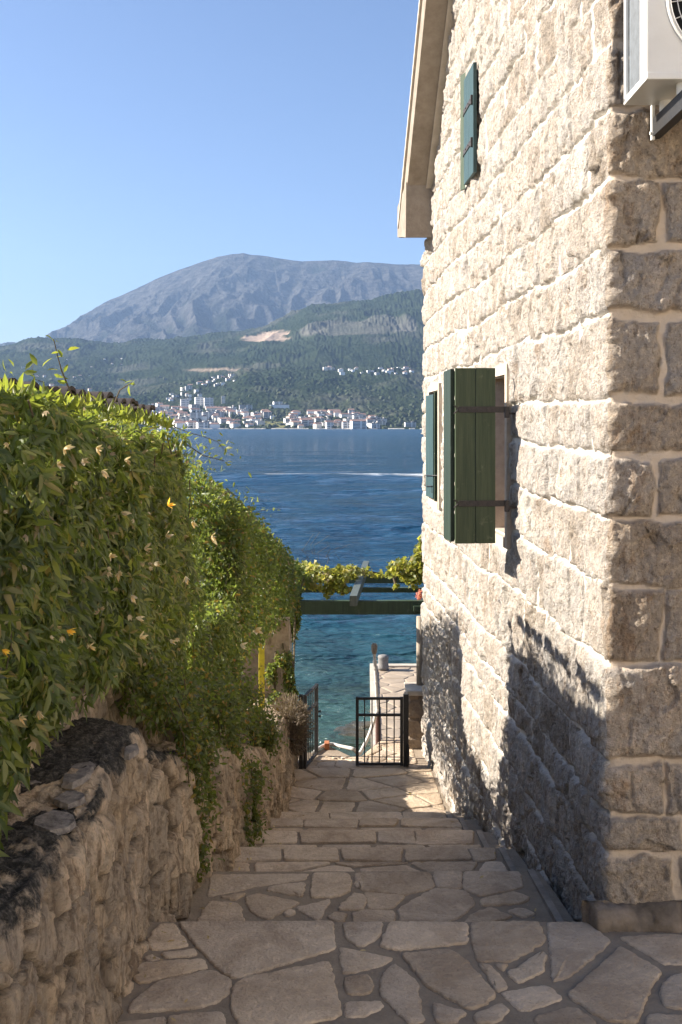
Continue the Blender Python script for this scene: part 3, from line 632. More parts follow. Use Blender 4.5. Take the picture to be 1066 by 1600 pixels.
# ------------------------------------------------------------------ crazy paving
def clip_poly(P, n, d):                               # keep points with P.n <= d
    out = []
    for i in range(len(P)):
        a, b = P[i], P[(i+1) % len(P)]; da, db = a @ n-d, b @ n-d
        if da <= 0: out.append(a)
        if (da < 0 < db) or (db < 0 < da): out.append(a+(b-a)*(da/(da-db)))
    return out
def jag(P, amp, step, rnd):
    """round the corners a little and break the edges"""
    Q = []
    n = len(P)
    for i in range(n):
        a, b, c = P[i-1], P[i], P[(i+1) % n]
        la, lc = np.linalg.norm(a-b), np.linalg.norm(c-b); r = min(0.022, la*0.3, lc*0.3)
        if la < 1e-6 or lc < 1e-6: continue
        p, q = b+(a-b)/la*r, b+(c-b)/lc*r
        Q += [p, (p+q+2*b)/4, q]
    out = []
    for i in range(len(Q)):
        a, b = Q[i], Q[(i+1) % len(Q)]; L = np.linalg.norm(b-a); k = max(1, int(L/step)); nn = np.array([b[1]-a[1], a[0]-b[0]])/(L+1e-9)
        for j in range(k):
            p = a+(b-a)*j/k; out.append(p+nn*(amp*vn(np.array(p[0]*45), np.array(p[1]*45), seed=rnd)+amp*0.7*vn(np.array(p[0]*130), np.array(p[1]*130), seed=rnd+1)))
    return out
class Stones:
    def __init__(s): s.V = []; s.F3 = []; s.F4 = []
    def add(s, P, z, h=0.007, amp=0.005, step=0.012):
        P = [np.array(p, float) for p in P]
        A = sum(P[i][0]*P[(i+1) % len(P)][1]-P[(i+1) % len(P)][0]*P[i][1] for i in range(len(P)))
        if abs(A) < 0.0012: return
        if A < 0: P = P[::-1]
        cc = sum(P)/len(P); P = [p+(p-cc)/(np.linalg.norm(p-cc)+1e-9)*0.007 for p in P]
        P = jag(P, amp, step, random.randint(0, 9999)); n = len(P); Pn = np.array(P); c = Pn.mean(0)
        tilt = np.array([random.uniform(-1, 1), random.uniform(-1, 1)])*0.006; hh = h+random.uniform(-0.003, 0.003)
        t = np.roll(Pn, -1, 0)-np.roll(Pn, 1, 0); t /= np.linalg.norm(t, axis=1, keepdims=True)+1e-9; inn = np.stack([-t[:, 1], t[:, 0]], 1)
        b = len(s.V)
        rings = [(Pn, -0.02), (Pn, hh-0.005), (Pn+inn*0.0035, hh-0.0012), (Pn+inn*0.009, hh)]
        for q, dz in rings:
            for p in q: s.V.append((p[0], p[1], z+dz+(tilt @ (p-c) if dz > 0 else 0)))
        s.V.append((c[0], c[1], z+hh))
        for r in range(3):
            for i in range(n): s.F4.append((b+r*n+i, b+r*n+(i+1) % n, b+(r+1)*n+(i+1) % n, b+(r+1)*n+i))
        for i in range(n): s.F3.append((b+3*n+i, b+3*n+(i+1) % n, b+4*n))
    def build(s, name, mat, parent=None):
        return mesh_np(name, np.array(s.V), [np.array(s.F4), np.array(s.F3)], mat, parent)
def voronoi(st, region, z, cell, gap, seed, keep=None, ax=1.0, **kw):
    """fill a convex region polygon with paving cells"""
    r = random.Random(seed); Rg = [np.array(p, float)/np.array([ax, 1.0]) for p in region]
    x0, x1 = min(p[0] for p in Rg), max(p[0] for p in Rg); y0, y1 = min(p[1] for p in Rg), max(p[1] for p in Rg)
    pts = []
    for k in range(4000):
        p = np.array([r.uniform(x0-cell, x1+cell), r.uniform(y0-cell, y1+cell)]); m = cell*r.choice((0.55, 0.8, 0.95, 1.05))
        if all(np.linalg.norm(p-q) > m for q in pts): pts.append(p)
    M_ = np.array([ax, 1.0]); c0 = np.mean(Rg, axis=0)
    for p in pts:
        P = list(Rg)
        for q in pts:
            if q is p: continue
            d = q-p; L = np.linalg.norm(d)
            if L > cell*4: continue
            n = d/L; P = clip_poly(P, n, (p+q)/2 @ n-gap*0.5)
            if len(P) < 3: break
        if len(P) >= 3 and (keep is None or keep(sum(P)/len(P))): st.add([q_*M_ for q_ in P], z, **kw)
def conv(zone, pts, z):
    if zone == 'A': return [G(180+x/2.805, 1340+y/2.805, z) for x, y in pts]
    return [G(540+x/2.026, 1340+y/2.026, z) for x, y in pts]
LAND = [('A', [(145,370),(190,296),(258,294),(325,390),(160,408)]), ('A', [(275,290),(950,285),(960,405),(530,535),(440,480),(390,420)]), ('A', [(205,425),(345,405),(350,432),(230,443)]),
 ('A', [(130,440),(160,428),(195,445),(150,455)]), ('A', [(65,515),(120,470),(380,448),(398,490),(230,530),(110,555)]), ('A', [(60,655),(190,550),(420,500),(510,545),(490,600),(430,640),(330,668),(70,682)]),
 ('A', [(520,570),(570,535),(940,460),(985,680),(960,710),(830,729),(760,780),(560,760),(510,650)]), ('A', [(0,770),(10,730),(215,705),(225,775)]), ('A', [(235,700),(470,680),(490,775),(240,790)]),
 ('B', [(-12,210),(118,208),(105,255),(45,287),(10,262)]), ('B', [(125,250),(140,208),(385,210),(380,275),(160,295),(112,280)]), ('B', [(400,210),(610,205),(630,270),(520,330),(420,330),(405,280)]),
 ('B', [(638,208),(770,205),(840,270),(700,385),(655,393),(650,280)]), ('B', [(865,255),(1000,248),(1110,248),(1110,335),(1010,340)]), ('B', [(870,285),(1000,365),(950,440),(920,527),(830,520),(705,440)]),
 ('B', [(995,430),(1020,390),(1066,370),(1120,400),(1120,485),(1010,475)]), ('B', [(960,500),(1110,505),(1110,560),(950,550)]), ('B', [(180,310),(330,295),(370,320),(480,440),(400,487),(260,410)]),
 ('B', [(-15,290),(0,290),(150,320),(100,350),(-10,370)]), ('B', [(110,380),(160,340),(225,400),(248,520),(200,527),(115,440)]), ('B', [(0,385),(70,375),(85,400),(75,430),(5,435)]),
 ('B', [(0,460),(110,458),(120,475),(60,505),(0,510)]), ('B', [(275,460),(385,495),(340,525),(290,525)]), ('B', [(420,340),(460,345),(515,410),(480,425)]), ('B', [(475,340),(515,338),(500,362)]),
 ('B', [(510,370),(620,300),(635,310),(625,360),(550,400)]), ('B', [(495,430),(620,408),(640,410),(688,450),(560,492)]), ('B', [(410,500),(495,465),(518,485),(480,520),(420,525)]), ('B', [(600,505),(720,475),(790,520),(780,560),(610,560)])]
TR1 = [('A', [(425,76),(850,72),(830,100),(640,125),(405,175)]), ('A', [(455,175),(575,157),(530,190)]), ('A', [(410,195),(540,205),(570,290),(355,290)]), ('A', [(570,180),(620,160),(810,200),(670,275),(600,245)]),
 ('A', [(660,145),(700,125),(830,112),(820,175)]), ('A', [(868,72),(1022,72),(1035,140),(970,175),(855,180)]), ('A', [(790,225),(945,185),(905,265),(880,275)]), ('A', [(975,228),(1045,160),(1100,175),(1090,235)]),
 ('A', [(930,270),(960,245),(1020,250),(1000,290)]), ('A', [(735,250),(765,235),(785,245),(760,258)]), ('B', [(35,50),(265,48),(280,95),(190,120),(50,105)]), ('B', [(60,110),(190,122),(150,160),(75,165)]),
 ('B', [(25,180),(60,170),(150,172),(150,212),(25,212)]), ('B', [(165,165),(280,100),(380,108),(410,150),(350,195),(300,212),(180,212)]), ('B', [(275,48),(370,46),(365,100),(290,95)]), ('B', [(375,46),(550,46),(562,95),(430,125),(375,100)]),
 ('B', [(430,135),(530,112),(580,130),(560,148),(430,155)]), ('B', [(380,212),(400,180),(460,160),(525,190),(450,212)]), ('B', [(510,170),(560,160),(600,180),(560,193)]), ('A', [(1050,72),(1084,72),(1084,140),(1050,130)])]
def walkway():
    # mortar bodies of every tread
    def body(name, y0, y1, z, xl0, xl1, xr0, xr1, th=0.6):
        n = 40; V = []; 
        m = MB(); m.hexa([(xl0, y0, z-th), (xr0, y0, z-th), (xr1, y1, z-th), (xl1, y1, z-th)], [(xl0, y0, z), (xr0, y0, z), (xr1, y1, z), (xl1, y1, z)])
        return m
    p = body('', -3, 4.07, 0, -1.0, -0.85, 4.5, 4.5); p.build('path', GROUT)['kind'] = 'structure'
    st = Stones()
    for zn, pts in LAND: st.add(conv(zn, pts, 0), 0)
    voronoi(st, [(-0.8, 1.0), (1.6, 1.0), (1.6, 3.33), (-0.8, 3.33)], 0, 0.30, 0.03, 5)
    voronoi(st, [(1.42, 1.0), (3.4, 1.0), (3.4, 3.95), (1.42, 3.95)], 0, 0.30, 0.03, 6, keep=lambda c: c[0] > 1.6 or c[1] < 3.3)
    o = st.build('pavement', PAVE); o['kind'] = 'structure'
    g = MB()
    st = Stones()
    for zn, pts in TR1: st.add(conv(zn, pts, -0.17), -0.17)
    for i in range(1, 7):
        y0, y1, z = STEPS[i-1][0], STEPS[i][0], STEPS[i][1]
        g.hexa([(-0.9, y0-0.02, z-0.5), (1.0, y0-0.02, z-0.5), (0.9, y1, z-0.5), (-0.9, y1, z-0.5)], [(-0.9, y0-0.02, z), (1.0, y0-0.02, z), (0.9, y1, z), (-0.9, y1, z)])
        if i > 1:
            xr0, xr1 = wall_pt(y0)[0]-(0.12 if i < 6 else 0.05), wall_pt(y1)[0]-(0.12 if i < 6 else 0.03)
            nd = 0.0
            if i < 6:
                x = WX(y1)-0.03; rr_ = random.Random(i*7); dep = [0.17, 0.2, 0.15, 0.18, 0.16][i-2]; nd = dep
                while x < xr1-0.02:
                    w_ = min(rr_.uniform(0.22, 0.52), xr1-x); w_ = xr1-x if xr1-x-w_ < 0.12 else w_
                    j1, j2 = rr_.uniform(-0.03, 0.03), rr_.uniform(-0.03, 0.03)
                    st.add([(x+0.012+j1, y1-dep*rr_.uniform(.8, 1.1)), (x+w_-0.012+j2, y1-dep*rr_.uniform(.8, 1.1)), (x+w_-0.012, y1), (x+0.012, y1)], z, h=0.011, amp=0.003); x += w_
            voronoi(st, [(WX(y0)-0.03, y0), (xr0, y0), (xr1, y1-0.003-nd*1.05), (WX(y1)-0.03, y1-0.003-nd*1.05)], z, 0.32, 0.026, 20+i, ax=1.5, amp=0.004)
    g.build('stairs', GROUT)['kind'] = 'structure'
    o = st.build('stair_paving', PAVE); o['kind'] = 'structure'
walkway()

# lower terrace by the gate, pier, quay
TZ = -1.10; PZ = -1.95; SEA = -2.65
def terrace():
    m = MB()
    pl = [(-1.6, 9.14), (0.85, 9.14), (3.5, 9.14), (3.5, 10.35), (wx(600, 10.3), 10.35), G(566, 1181, TZ), G(552, 1184, TZ), G(515, 1166, TZ), G(494, 1176, TZ), (-1.6, 9.9)]
    m.hexa([(x, y, -3.4) for x, y in pl], [(x, y, TZ) for x, y in pl])
    m.build('terrace', mat_simple('pale_terrace_stone', (0.32, 0.255, 0.19), (0.24, 0.19, 0.145), 9, 0.008, 40))['kind'] = 'structure'
    st = Stones()
    voronoi(st, [(-0.55, 9.17), (0.66, 9.17), (0.66, 10.3), (wx(600, 10.3), 10.3), G(565, 1183, TZ), G(520, 1184, TZ), (-0.2, 9.75)], TZ, 0.24, 0.02, 61)
    st.build('terrace_paving', PAVE)['kind'] = 'structure'
terrace()
def build_bounce_house():  # unseen pale house added to bounce sunlight into the shaded steps
    root = empty('bounce_house', (0, -7.5, 0)); tag(root, 'pale house added unseen behind the viewer to bounce light', 'house')
    RM = Matrix.Rotation(R(45), 4, 'Z'); root.location = (4.2, -4.6, 0); root.rotation_euler = (0, 0, R(45))
    def put(m, name, mat, par): 
        o = m.build(name, mat, None); o.parent = par; return o
    m = MB(); m.box((0, -1.0, 3.0), (13, 2.0, 6.4), bev=0.01); put(m, 'wall', mat_simple('cream_plaster', (0.80, 0.73, 0.62), (0.74, 0.67, 0.56), 3, 0.004, 30), root)
    m = MB(); m.prism([(-2.6, 6.2), (0.4, 6.2), (-1.0, 7.1)], 0, -6.8, 6.8); put(m, 'roof', CONC, root)
    for x in (-4, 0.5, 4.5):
        for z in (1.6, 4.4):
            m = MB(); m.box((x, 0.01, z), (0.8, 0.04, 1.2), bev=0.004); w = put(m, 'window', FRAME, root); m = MB(); m.box((x, 0.04, z), (0.62, 0.03, 1.02)); put(m, 'pane', GLASS, w)
build_bounce_house()
def ground():
    m = MB()
    m.hexa([(1.1, -3, -3.4), (14, -3, -3.4), (14, 11, -3.4), (1.1, 11, -3.4)], [(1.1, -3, -0.04), (14, -3, -0.04), (14, 11, -1.15), (1.1, 11, -1.15)])
    m.hexa([(-14, -3, -3.4), (-1.3, -3, -3.4), (-1.3, 9.7, -3.4), (-14, 9.7, -3.4)], [(-14, -3, -0.06), (-1.3, -3, -0.06), (-1.3, 9.7, -1.0), (-14, 9.7, -1.0)])
    m.hexa([(-14, -14, -3.4), (14, -14, -3.4), (14, -3.02, -3.4), (-14, -3.02, -3.4)], [(-14, -14, 0.6), (14, -14, 0.6), (14, -3.02, -0.05), (-14, -3.02, -0.05)])
    m.build('ground', mat_simple('pale_gravel_ground', (0.42, 0.36, 0.28), (0.33, 0.28, 0.21), 5, 0.02, 25))['kind'] = 'structure'  # pale tone chosen so sunlit ground bounces light into the shade
ground()
def pier():
    root = empty('pier', (1.2, 14.5, SEA)); tag(root, 'narrow pale stone pier reaching into the sea beyond the gate', 'pier')
    yf = (EYE-PZ)*F_PX/(1040-HY); yn = 10.6
    xl = lambda y: wx(579, y)
    nx, ny = 60, 160
    m = MB()
    def deck(y0, y1, x0a, x0b, x1, z0, z1, mb): mb.hexa([(x0a, y0, z0), (x1, y0, z0), (x1, y1, z0), (x0b, y1, z0)], [(x0a, y0, z1), (x1, y0, z1), (x1, y1, z1), (x0b, y1, z1)])
    deck(yn, yf, xl(12), xl(yf), 2.2, -4.2, PZ, m); m.build('body', mat_simple('pier_concrete', (0.42, 0.35, 0.28), (0.32, 0.26, 0.2), 5, 0.006, 30), root)
    st = Stones(); voronoi(st, [(xl(12)+0.09, 11), (2.1, 11), (2.1, yf-0.16), (xl(yf)+0.10, yf-0.16)], PZ, 0.42, 0.03, 71, step=0.03)
    st.build('paving', mat_pier, root)
    k = MB(); deck(10.9, yf, xl(12)+0.0, xl(yf)+0.0, 0, 0, 0, MB()); 
    k.hexa([(xl(12)-0.01, 10.9, PZ-0.1), (xl(12)+0.07, 10.9, PZ-0.1), (xl(yf)+0.08, yf, PZ-0.1), (xl(yf)-0.01, yf, PZ-0.1)], [(xl(12)-0.01, 10.9, PZ+0.035), (xl(12)+0.07, 10.9, PZ+0.035), (xl(yf)+0.08, yf, PZ+0.035), (xl(yf)-0.01, yf, PZ+0.035)])
    k.hexa([(xl(yf)+0.09, yf-0.14, PZ-0.1), (2.2, yf-0.14, PZ-0.1), (2.2, yf+0.01, PZ-0.1), (xl(yf)+0.09, yf+0.01, PZ-0.1)], [(xl(yf)+0.09, yf-0.14, PZ+0.03), (2.2, yf-0.14, PZ+0.03), (2.2, yf+0.01, PZ+0.03), (xl(yf)+0.09, yf+0.01, PZ+0.03)])
    k.build('kerb', CONC_L, root)
    # bollard on the far edge
    by = yf-0.35; bx = wx(599, by); bm = MB()
    prof = [(0.075, 0), (0.078, 0.04), (0.072, 0.08), (0.072, 0.17), (0.078, 0.19), (0.07, 0.215), (0.03, 0.228)]
    bm.tube([(bx, by, PZ+0.02+h) for r, h in prof], [r*1.12 for r, h in prof], 16)
    o = bm.build('bollard', mat_simple('grey_bollard', (0.24, 0.225, 0.21), (0.17, 0.16, 0.15), 30, 0.003, 60), None, True)
    tag(o, 'stubby grey stone mooring bollard at the far end of the pier', 'bollard')
mat_pier = mat_simple('pier_paving', (0.37, 0.295, 0.22), (0.29, 0.23, 0.17), 4, 0.006, 30)
pier()
def rail_and_hose():
    y = 10.25; zb = TZ; x = lambda px: wx(px, y)
    root = empty('handrail_pole', (x(591), y, zb)); tag(root, 'leaning white pipe pole with a round knob on a brown base', 'pole')
    m = MB(); m.tube([(x(591), y, wz(1166, y)), (x(590.5), y, wz(1112, y))], 0.024, 12); m.build('base_post', mat_simple('brown_metal', (0.13, 0.065, 0.05), (0.08, 0.045, 0.04), 30, 0.002, 90), root)  # dark brown lower length of the pole
    m = MB(); m.tube([(x(590.3), y, wz(1114, y)), (x(588), y, wz(1065, y)), (x(584.5), y, wz(1012, y))], 0.0155, 12)
    for py, px in ((1066, 588), (1034, 586), (1110, 590.2)): m.tube([(x(px), y, wz(py+1.5, y)), (x(px), y, wz(py-1.5, y))], 0.021, 12)
    m.build('pipe', PIPE, root)
    m = MB(); zz = [1022, 1019, 1013, 1008, 1005.5, 1005]; rr = [0.016, 0.024, 0.03, 0.028, 0.018, 0.004]
    m.tube([(x(585), y, wz(a, y)) for a in zz], rr, 14); m.build('knob', mat_simple('weathered_knob', (0.30, 0.25, 0.2), (0.2, 0.17, 0.14), 30, 0.004, 60), root, True)
    h = MB(); pts = [(589, 1113, 10.2), (584, 1128, 10.2), (577, 1148, 10.15), (569, 1165, 10.1), (561, 1178, 9.98), (553, 1183, 9.9), (543, 1178, 9.95), (531, 1169, 10.0), (521, 1163.5, 10.05), (513, 1163, 10.05), (505, 1168, 10.0), (498, 1175, 9.92), (490, 1184, 9.8)]
    P = [Vector((wx(a, d), d, max(wz(b, d), TZ+0.022) if i > 4 else wz(b, d))) for i, (a, b, d) in enumerate(pts)]
    Q = []
    for i in range(len(P)-1):
        p0, p1, p2, p3 = P[max(i-1, 0)], P[i], P[i+1], P[min(i+2, len(P)-1)]
        for k in range(5):
            t = k/5; Q.append(0.5*((2*p1)+(p2-p0)*t+(2*p0-5*p1+4*p2-p3)*t*t+(3*p1-p0-3*p2+p3)*t**3))
    Q.append(P[-1]); h.tube(Q, 0.017, 10)
    tag(h.build('hose', PIPE, None, True), 'thick white hose curling over the terrace edge behind the gate', 'hose')
    b = MB(); b.box((wx(511, 10.0), 10.0, TZ+0.03), (0.045, 0.10, 0.06), bev=0.004); o = b.build('brick', mat_simple('orange_brick', (0.42, 0.16, 0.07), (0.3, 0.12, 0.06), 20, 0.003, 60)); tag(o, 'orange brick lying under the white hose', 'brick')
rail_and_hose()

# gates and gate pillar
def gates():
    gy = 9.45; zb = TZ+0.015
    root = empty('metal_gate', (wx(636, gy), gy, zb)); tag(root, 'black barred gate leaf facing the steps between pillar and sea', 'gate')
    x0, x1 = wx(556, gy), wx(630, gy); zt = wz(1089, gy); zm = wz(1117, gy)
    f = MB(); w = 0.026
    for x_ in (x0+w/2, x1-w/2): f.box((x_, gy, (zb+zt)/2), (w, w, zt-zb), bev=0.002)
    for z_ in (zt-w/2, zm, zb+w/2+0.0): f.box(((x0+x1)/2, gy, z_), (x1-x0-2*w, w*0.9, w*0.8))
    f.build('frame', IRON, root)
    for k in range(5):
        b = MB(); xx = x0+w+(x1-x0-2*w)*(k+0.8)/5.6; b.tube([(xx, gy, zb+w), (xx, gy, zt-w)], 0.0055, 8); b.build('bar', IRON, root)
    p = MB(); p.box((wx(634.5, gy), gy, (zb+zt)/2+0.01), (0.045, 0.05, zt-zb+0.03), bev=0.003); p.box((wx(637.5, gy), gy-0.03, zb+0.10), (0.02, 0.05, 0.16), bev=0.003); p.build('gate_post', IRON, root)
    c = MB(); c.box((wx(634.5, gy), gy, zt+0.035), (0.03, 0.03, 0.02), bev=0.003); c.build('post_cap', PIPE, root)
    hx, hy, fx, fy = wx(476, 9.35), 9.35, wx(495.5, 9.78), 9.78
    root = empty('metal_gate', (hx, hy, zb)); tag(root, 'black barred gate leaf swung open beside the dry shrub', 'gate')
    t = Vector((fx-hx, fy-hy, 0)); L = t.length; t.normalize(); Rm = Matrix(((t.x, -t.y, 0, 0), (t.y, t.x, 0, 0), (0, 0, 1, 0), (0, 0, 0, 1)))
    h = Vector((hx, hy, 0)); f = MB(); zt = -0.45; zm = -0.62
    for s_ in (w/2, L-w/2): f.box(h+t*s_+Vector((0, 0, (zb+zt)/2)), (w, w, zt-zb), bev=0.002, mat=Rm)
    for z_ in (zt-w/2, zm, zb+w/2): f.box(h+t*L/2+Vector((0, 0, z_)), (L-2*w, w*0.9, w*0.8), mat=Rm)
    f.build('frame', IRON, root)
    for k in range(5):
        b = MB(); q_ = h+t*(w+(L-2*w)*(k+0.8)/5.6); b.tube([q_+Vector((0, 0, zb+w)), q_+Vector((0, 0, zt-w))], 0.0055, 8); b.build('bar', IRON, root)
    p = MB(); p.box((hx-0.03, hy-0.02, (zb+zt)/2), (0.035, 0.04, zt-zb+0.02), bev=0.003); p.build('gate_post', IRON, root)
    l = MB(); e = h+t*L
    for z_ in (-0.70, -0.745): l.tube([e+Vector((-0.02, 0, z_)), e+Vector((0.035, 0, z_))], 0.006, 8); l.tube([e+Vector((0.028, 0, z_-0.012)), e+Vector((0.028, 0, z_+0.012))], 0.006, 8)
    l.build('latch', IRON, root)
gates()
def pillar(name, label, x0, x1, y0, y1, zb, zt, mat=None, seed=1, cap=True):
    n = 16; root = empty(name, ((x0+x1)/2, (y0+y1)/2, zb)); tag(root, label, 'pillar')
    b = bmesh.new(); bmesh.ops.create_cube(b, size=1, matrix=Matrix.Translation(((x0+x1)/2, (y0+y1)/2, (zb+zt)/2)) @ Matrix.Diagonal((x1-x0, y1-y0, zt-zb, 1)))
    bmesh.ops.subdivide_edges(b, edges=b.edges[:], cuts=22, use_grid_fill=True)
    c = Vector(((x0+x1)/2, (y0+y1)/2, 0))
    for v in b.verts:
        d = (v.co-c); d.z = 0; a = float(fbm(np.array(v.co.x*9+v.co.y*9), np.array(v.co.z*9), o=4, seed=seed))
        g_ = abs(((v.co.z+0.04*math.sin(v.co.x*20+v.co.y*13)) % 0.17)-0.085)/0.085; v.co += d.normalized()*(0.02*a-(0.014 if g_ > 0.86 else 0))
    me = bpy.data.meshes.new('masonry'); b.to_mesh(me); b.free(); me.materials.append(mat or CONC)
    o = bpy.data.objects.new('masonry', me); COL.objects.link(o); o.parent = root; o.location = -root.location
    if cap:
        m = MB(); m.box(((x0+x1)/2, (y0+y1)/2, zt+0.02), (x1-x0+0.04, y1-y0+0.04, 0.045), bev=0.008); m.build('cap', CONC_L, root)
    return root
RST = mat_simple('brown_rubble', (0.27, 0.21, 0.15), (0.17, 0.13, 0.10), 12, 0.02, 30)
pillar('gate_pillar', 'squat brown stone pillar at the gate hinge by the house corner', wx(638.5, 9.95), 0.92, 9.97, 10.3, TZ, wz(1085, 10), RST, 4)
pillar('rubble_pillar', 'sunlit stone pillar half hidden under the vine by the open gate', -0.665, -0.45, 9.42, 9.60, -1.2, 0.18, mat_simple('tan_rubble', (0.42, 0.33, 0.24), (0.27, 0.2, 0.14), 12, 0.02, 30), 9, False)
m = MB(); m.box((wx(409, 9.0), 9.0, -0.25), (0.048, 0.03, 0.62), bev=0.004); o = m.build('yellow_post', YEL); tag(o, 'bright yellow painted post glimpsed through the vine', 'post')

# pergola
def pergola():
    root = empty('pergola', (0.2, 11, TZ)); tag(root, 'green timber pergola over the lower terrace, framing the sea', 'pergola')
    by = 10.45; x0, x1 = -0.75, 1.0; zb, zt = wz(959.5, by), wz(938, by)
    m = MB(); m.box(((x0+x1)/2, by, (zb+zt)/2), (x1-x0, 0.07, zt-zb), bev=0.004); m.build('beam', BEAM, root)
    m = MB(); m.box((wx(653, by), by-0.05, (zb+zt)/2-0.005), (0.09, 0.03, 0.052), bev=0.004); m.build('joist_end', BEAM, root)
    for xa, xb, ya, yb in ((wx(552.5, 9.9), wx(573, 12.6), 10.1, 12.75), (wx(448, 10), wx(457, 12.6), 10.1, 12.75), (wx(660, 10.2)+0.15, 0.98, 10.1, 12.75)):
        m = MB(); w = 0.034; z0 = zt+0.002; z1 = z0+0.095
        m.hexa([(xa-w, ya, z0), (xa+w, ya, z0), (xb+w, yb, z0), (xb-w, yb, z0)], [(xa-w, ya, z1), (xa+w, ya, z1), (xb+w, yb, z1), (xb-w, yb, z1)])
        m.build('rafter', RAFT, root)
    z1 = zt
    for yy, hh in ((12.25, 0.09), (11.3, 0.05)):
        m = MB(); m.box(((x0+x1)/2, yy, z1-hh/2-0.001), (x1-x0, 0.06, hh), bev=0.003); m.build('crossbeam', BEAM, root)
    m = MB(); px_ = wx(656.8, 10.2)
    m.tube([(px_, 10.2, wz(1085, 10)+0.04), (px_, 10.2, zb+0.02)], 0.036, 18); m.build('column', mat_simple('pale_concrete_column', (0.38, 0.32, 0.25), (0.29, 0.24, 0.19), 12, 0.003, 60), root, True)
    for (xx, yy, zz) in ((-0.68, 10.45, -3), (-0.68, 12.25, -3.6), (0.95, 12.25, -3.6)):
        m = MB(); m.box((xx, yy, (zz+zb)/2), (0.07, 0.07, zb-zz), bev=0.004); m.build('column', BEAM, root)
RAFT = mat_paint('sheen_lightened_beam_paint', (0.075, 0.09, 0.08), (0.11, 0.125, 0.11), (0.20, 0.21, 0.18))  # beam green lightened to carry sun and sheen on the rafter tops
pergola()
# ------------------------------------------------------------------ foliage
def leaflet(w=0.24, droop=0.25, fold=0.06):
    """lance shaped leaflet, length 1 along +Y, 8 vertices"""
    z = lambda y: -droop*y*y
    V = [(0, 0, 0), (-w*.5, .35, z(.35)+fold), (0, .35, z(.35)), (w*.5, .35, z(.35)+fold), (-w*.38, .7, z(.7)+fold), (0, .7, z(.7)), (w*.38, .7, z(.7)+fold), (0, 1, z(1))]
    F4 = [(1, 2, 5, 4), (2, 3, 6, 5)]; F3 = [(0, 2, 1), (0, 3, 2), (4, 5, 7), (5, 6, 7)]
    return np.array(V, float), F4, F3
def join_t(parts):
    V = []; F4 = []; F3 = []; b = 0
    for v, f4, f3 in parts:
        V.append(v); F4 += [tuple(i+b for i in f) for f in f4]; F3 += [tuple(i+b for i in f) for f in f3]; b += len(v)
    return np.concatenate(V), F4, F3
def rotz(v, a): c, s = math.cos(a), math.sin(a); return np.stack([v[:, 0]*c-v[:, 1]*s, v[:, 0]*s+v[:, 1]*c, v[:, 2]], 1)
def palmate(n=3, spread=1.0, w=0.26):
    P = []
    for i in range(n):
        a = (i-(n-1)/2)*spread; v, f4, f3 = leaflet(w, 0.35, 0.05); v = v*(1-0.12*abs(i-(n-1)/2)); v = rotz(v, a); v[:, 2] -= 0.02*abs(a); P.append((v, f4, f3))
    return join_t(P)
def grape():
    V = [(0, 0, 0)]; n = 11; prof = [0.35, .62, .5, .8, .66, 1.0, .66, .8, .5, .62, .35]
    for i in range(n):
        a = -2.3+4.6*i/(n-1); V.append((math.sin(a)*prof[i]*0.62, math.cos(a)*prof[i]*0.62+0.05, -0.22*prof[i]**2*abs(math.sin(a*1.5))))
    return np.array(V), [], [(0, i+1, i+2)[::-1] for i in range(n-1)]
def scatter(name, tmpl, P, Dn, Nn, size, mat, parent=None, twist=0.5):
    """instances at P, pointing along Dn with leaf normal near Nn, all real geometry in one mesh"""
    n = len(P); Dn = Dn/np.linalg.norm(Dn, axis=1, keepdims=True)
    X = np.cross(Dn, Nn); X /= np.linalg.norm(X, axis=1, keepdims=True)+1e-9; Z = np.cross(X, Dn)
    a = rng.normal(0, twist, n)[:, None]; X, Z = X*np.cos(a)+Z*np.sin(a), Z*np.cos(a)-X*np.sin(a)
    T, F4, F3 = tmpl
    V = (P[:, None, :]+size[:, None, None]*(T[None, :, 0:1]*X[:, None]+T[None, :, 1:2]*Dn[:, None]+T[None, :, 2:3]*Z[:, None])).reshape(-1, 3)
    off = (np.arange(n)*len(T))[:, None, None]; F = []
    if F4: F.append((np.array(F4)[None]+off).reshape(-1, 4))
    if F3: F.append((np.array(F3)[None]+off).reshape(-1, 3))
    return mesh_np(name, V, F, mat, parent, False)
def nrm(n, s): return rng.normal(0, s, (n, 3))

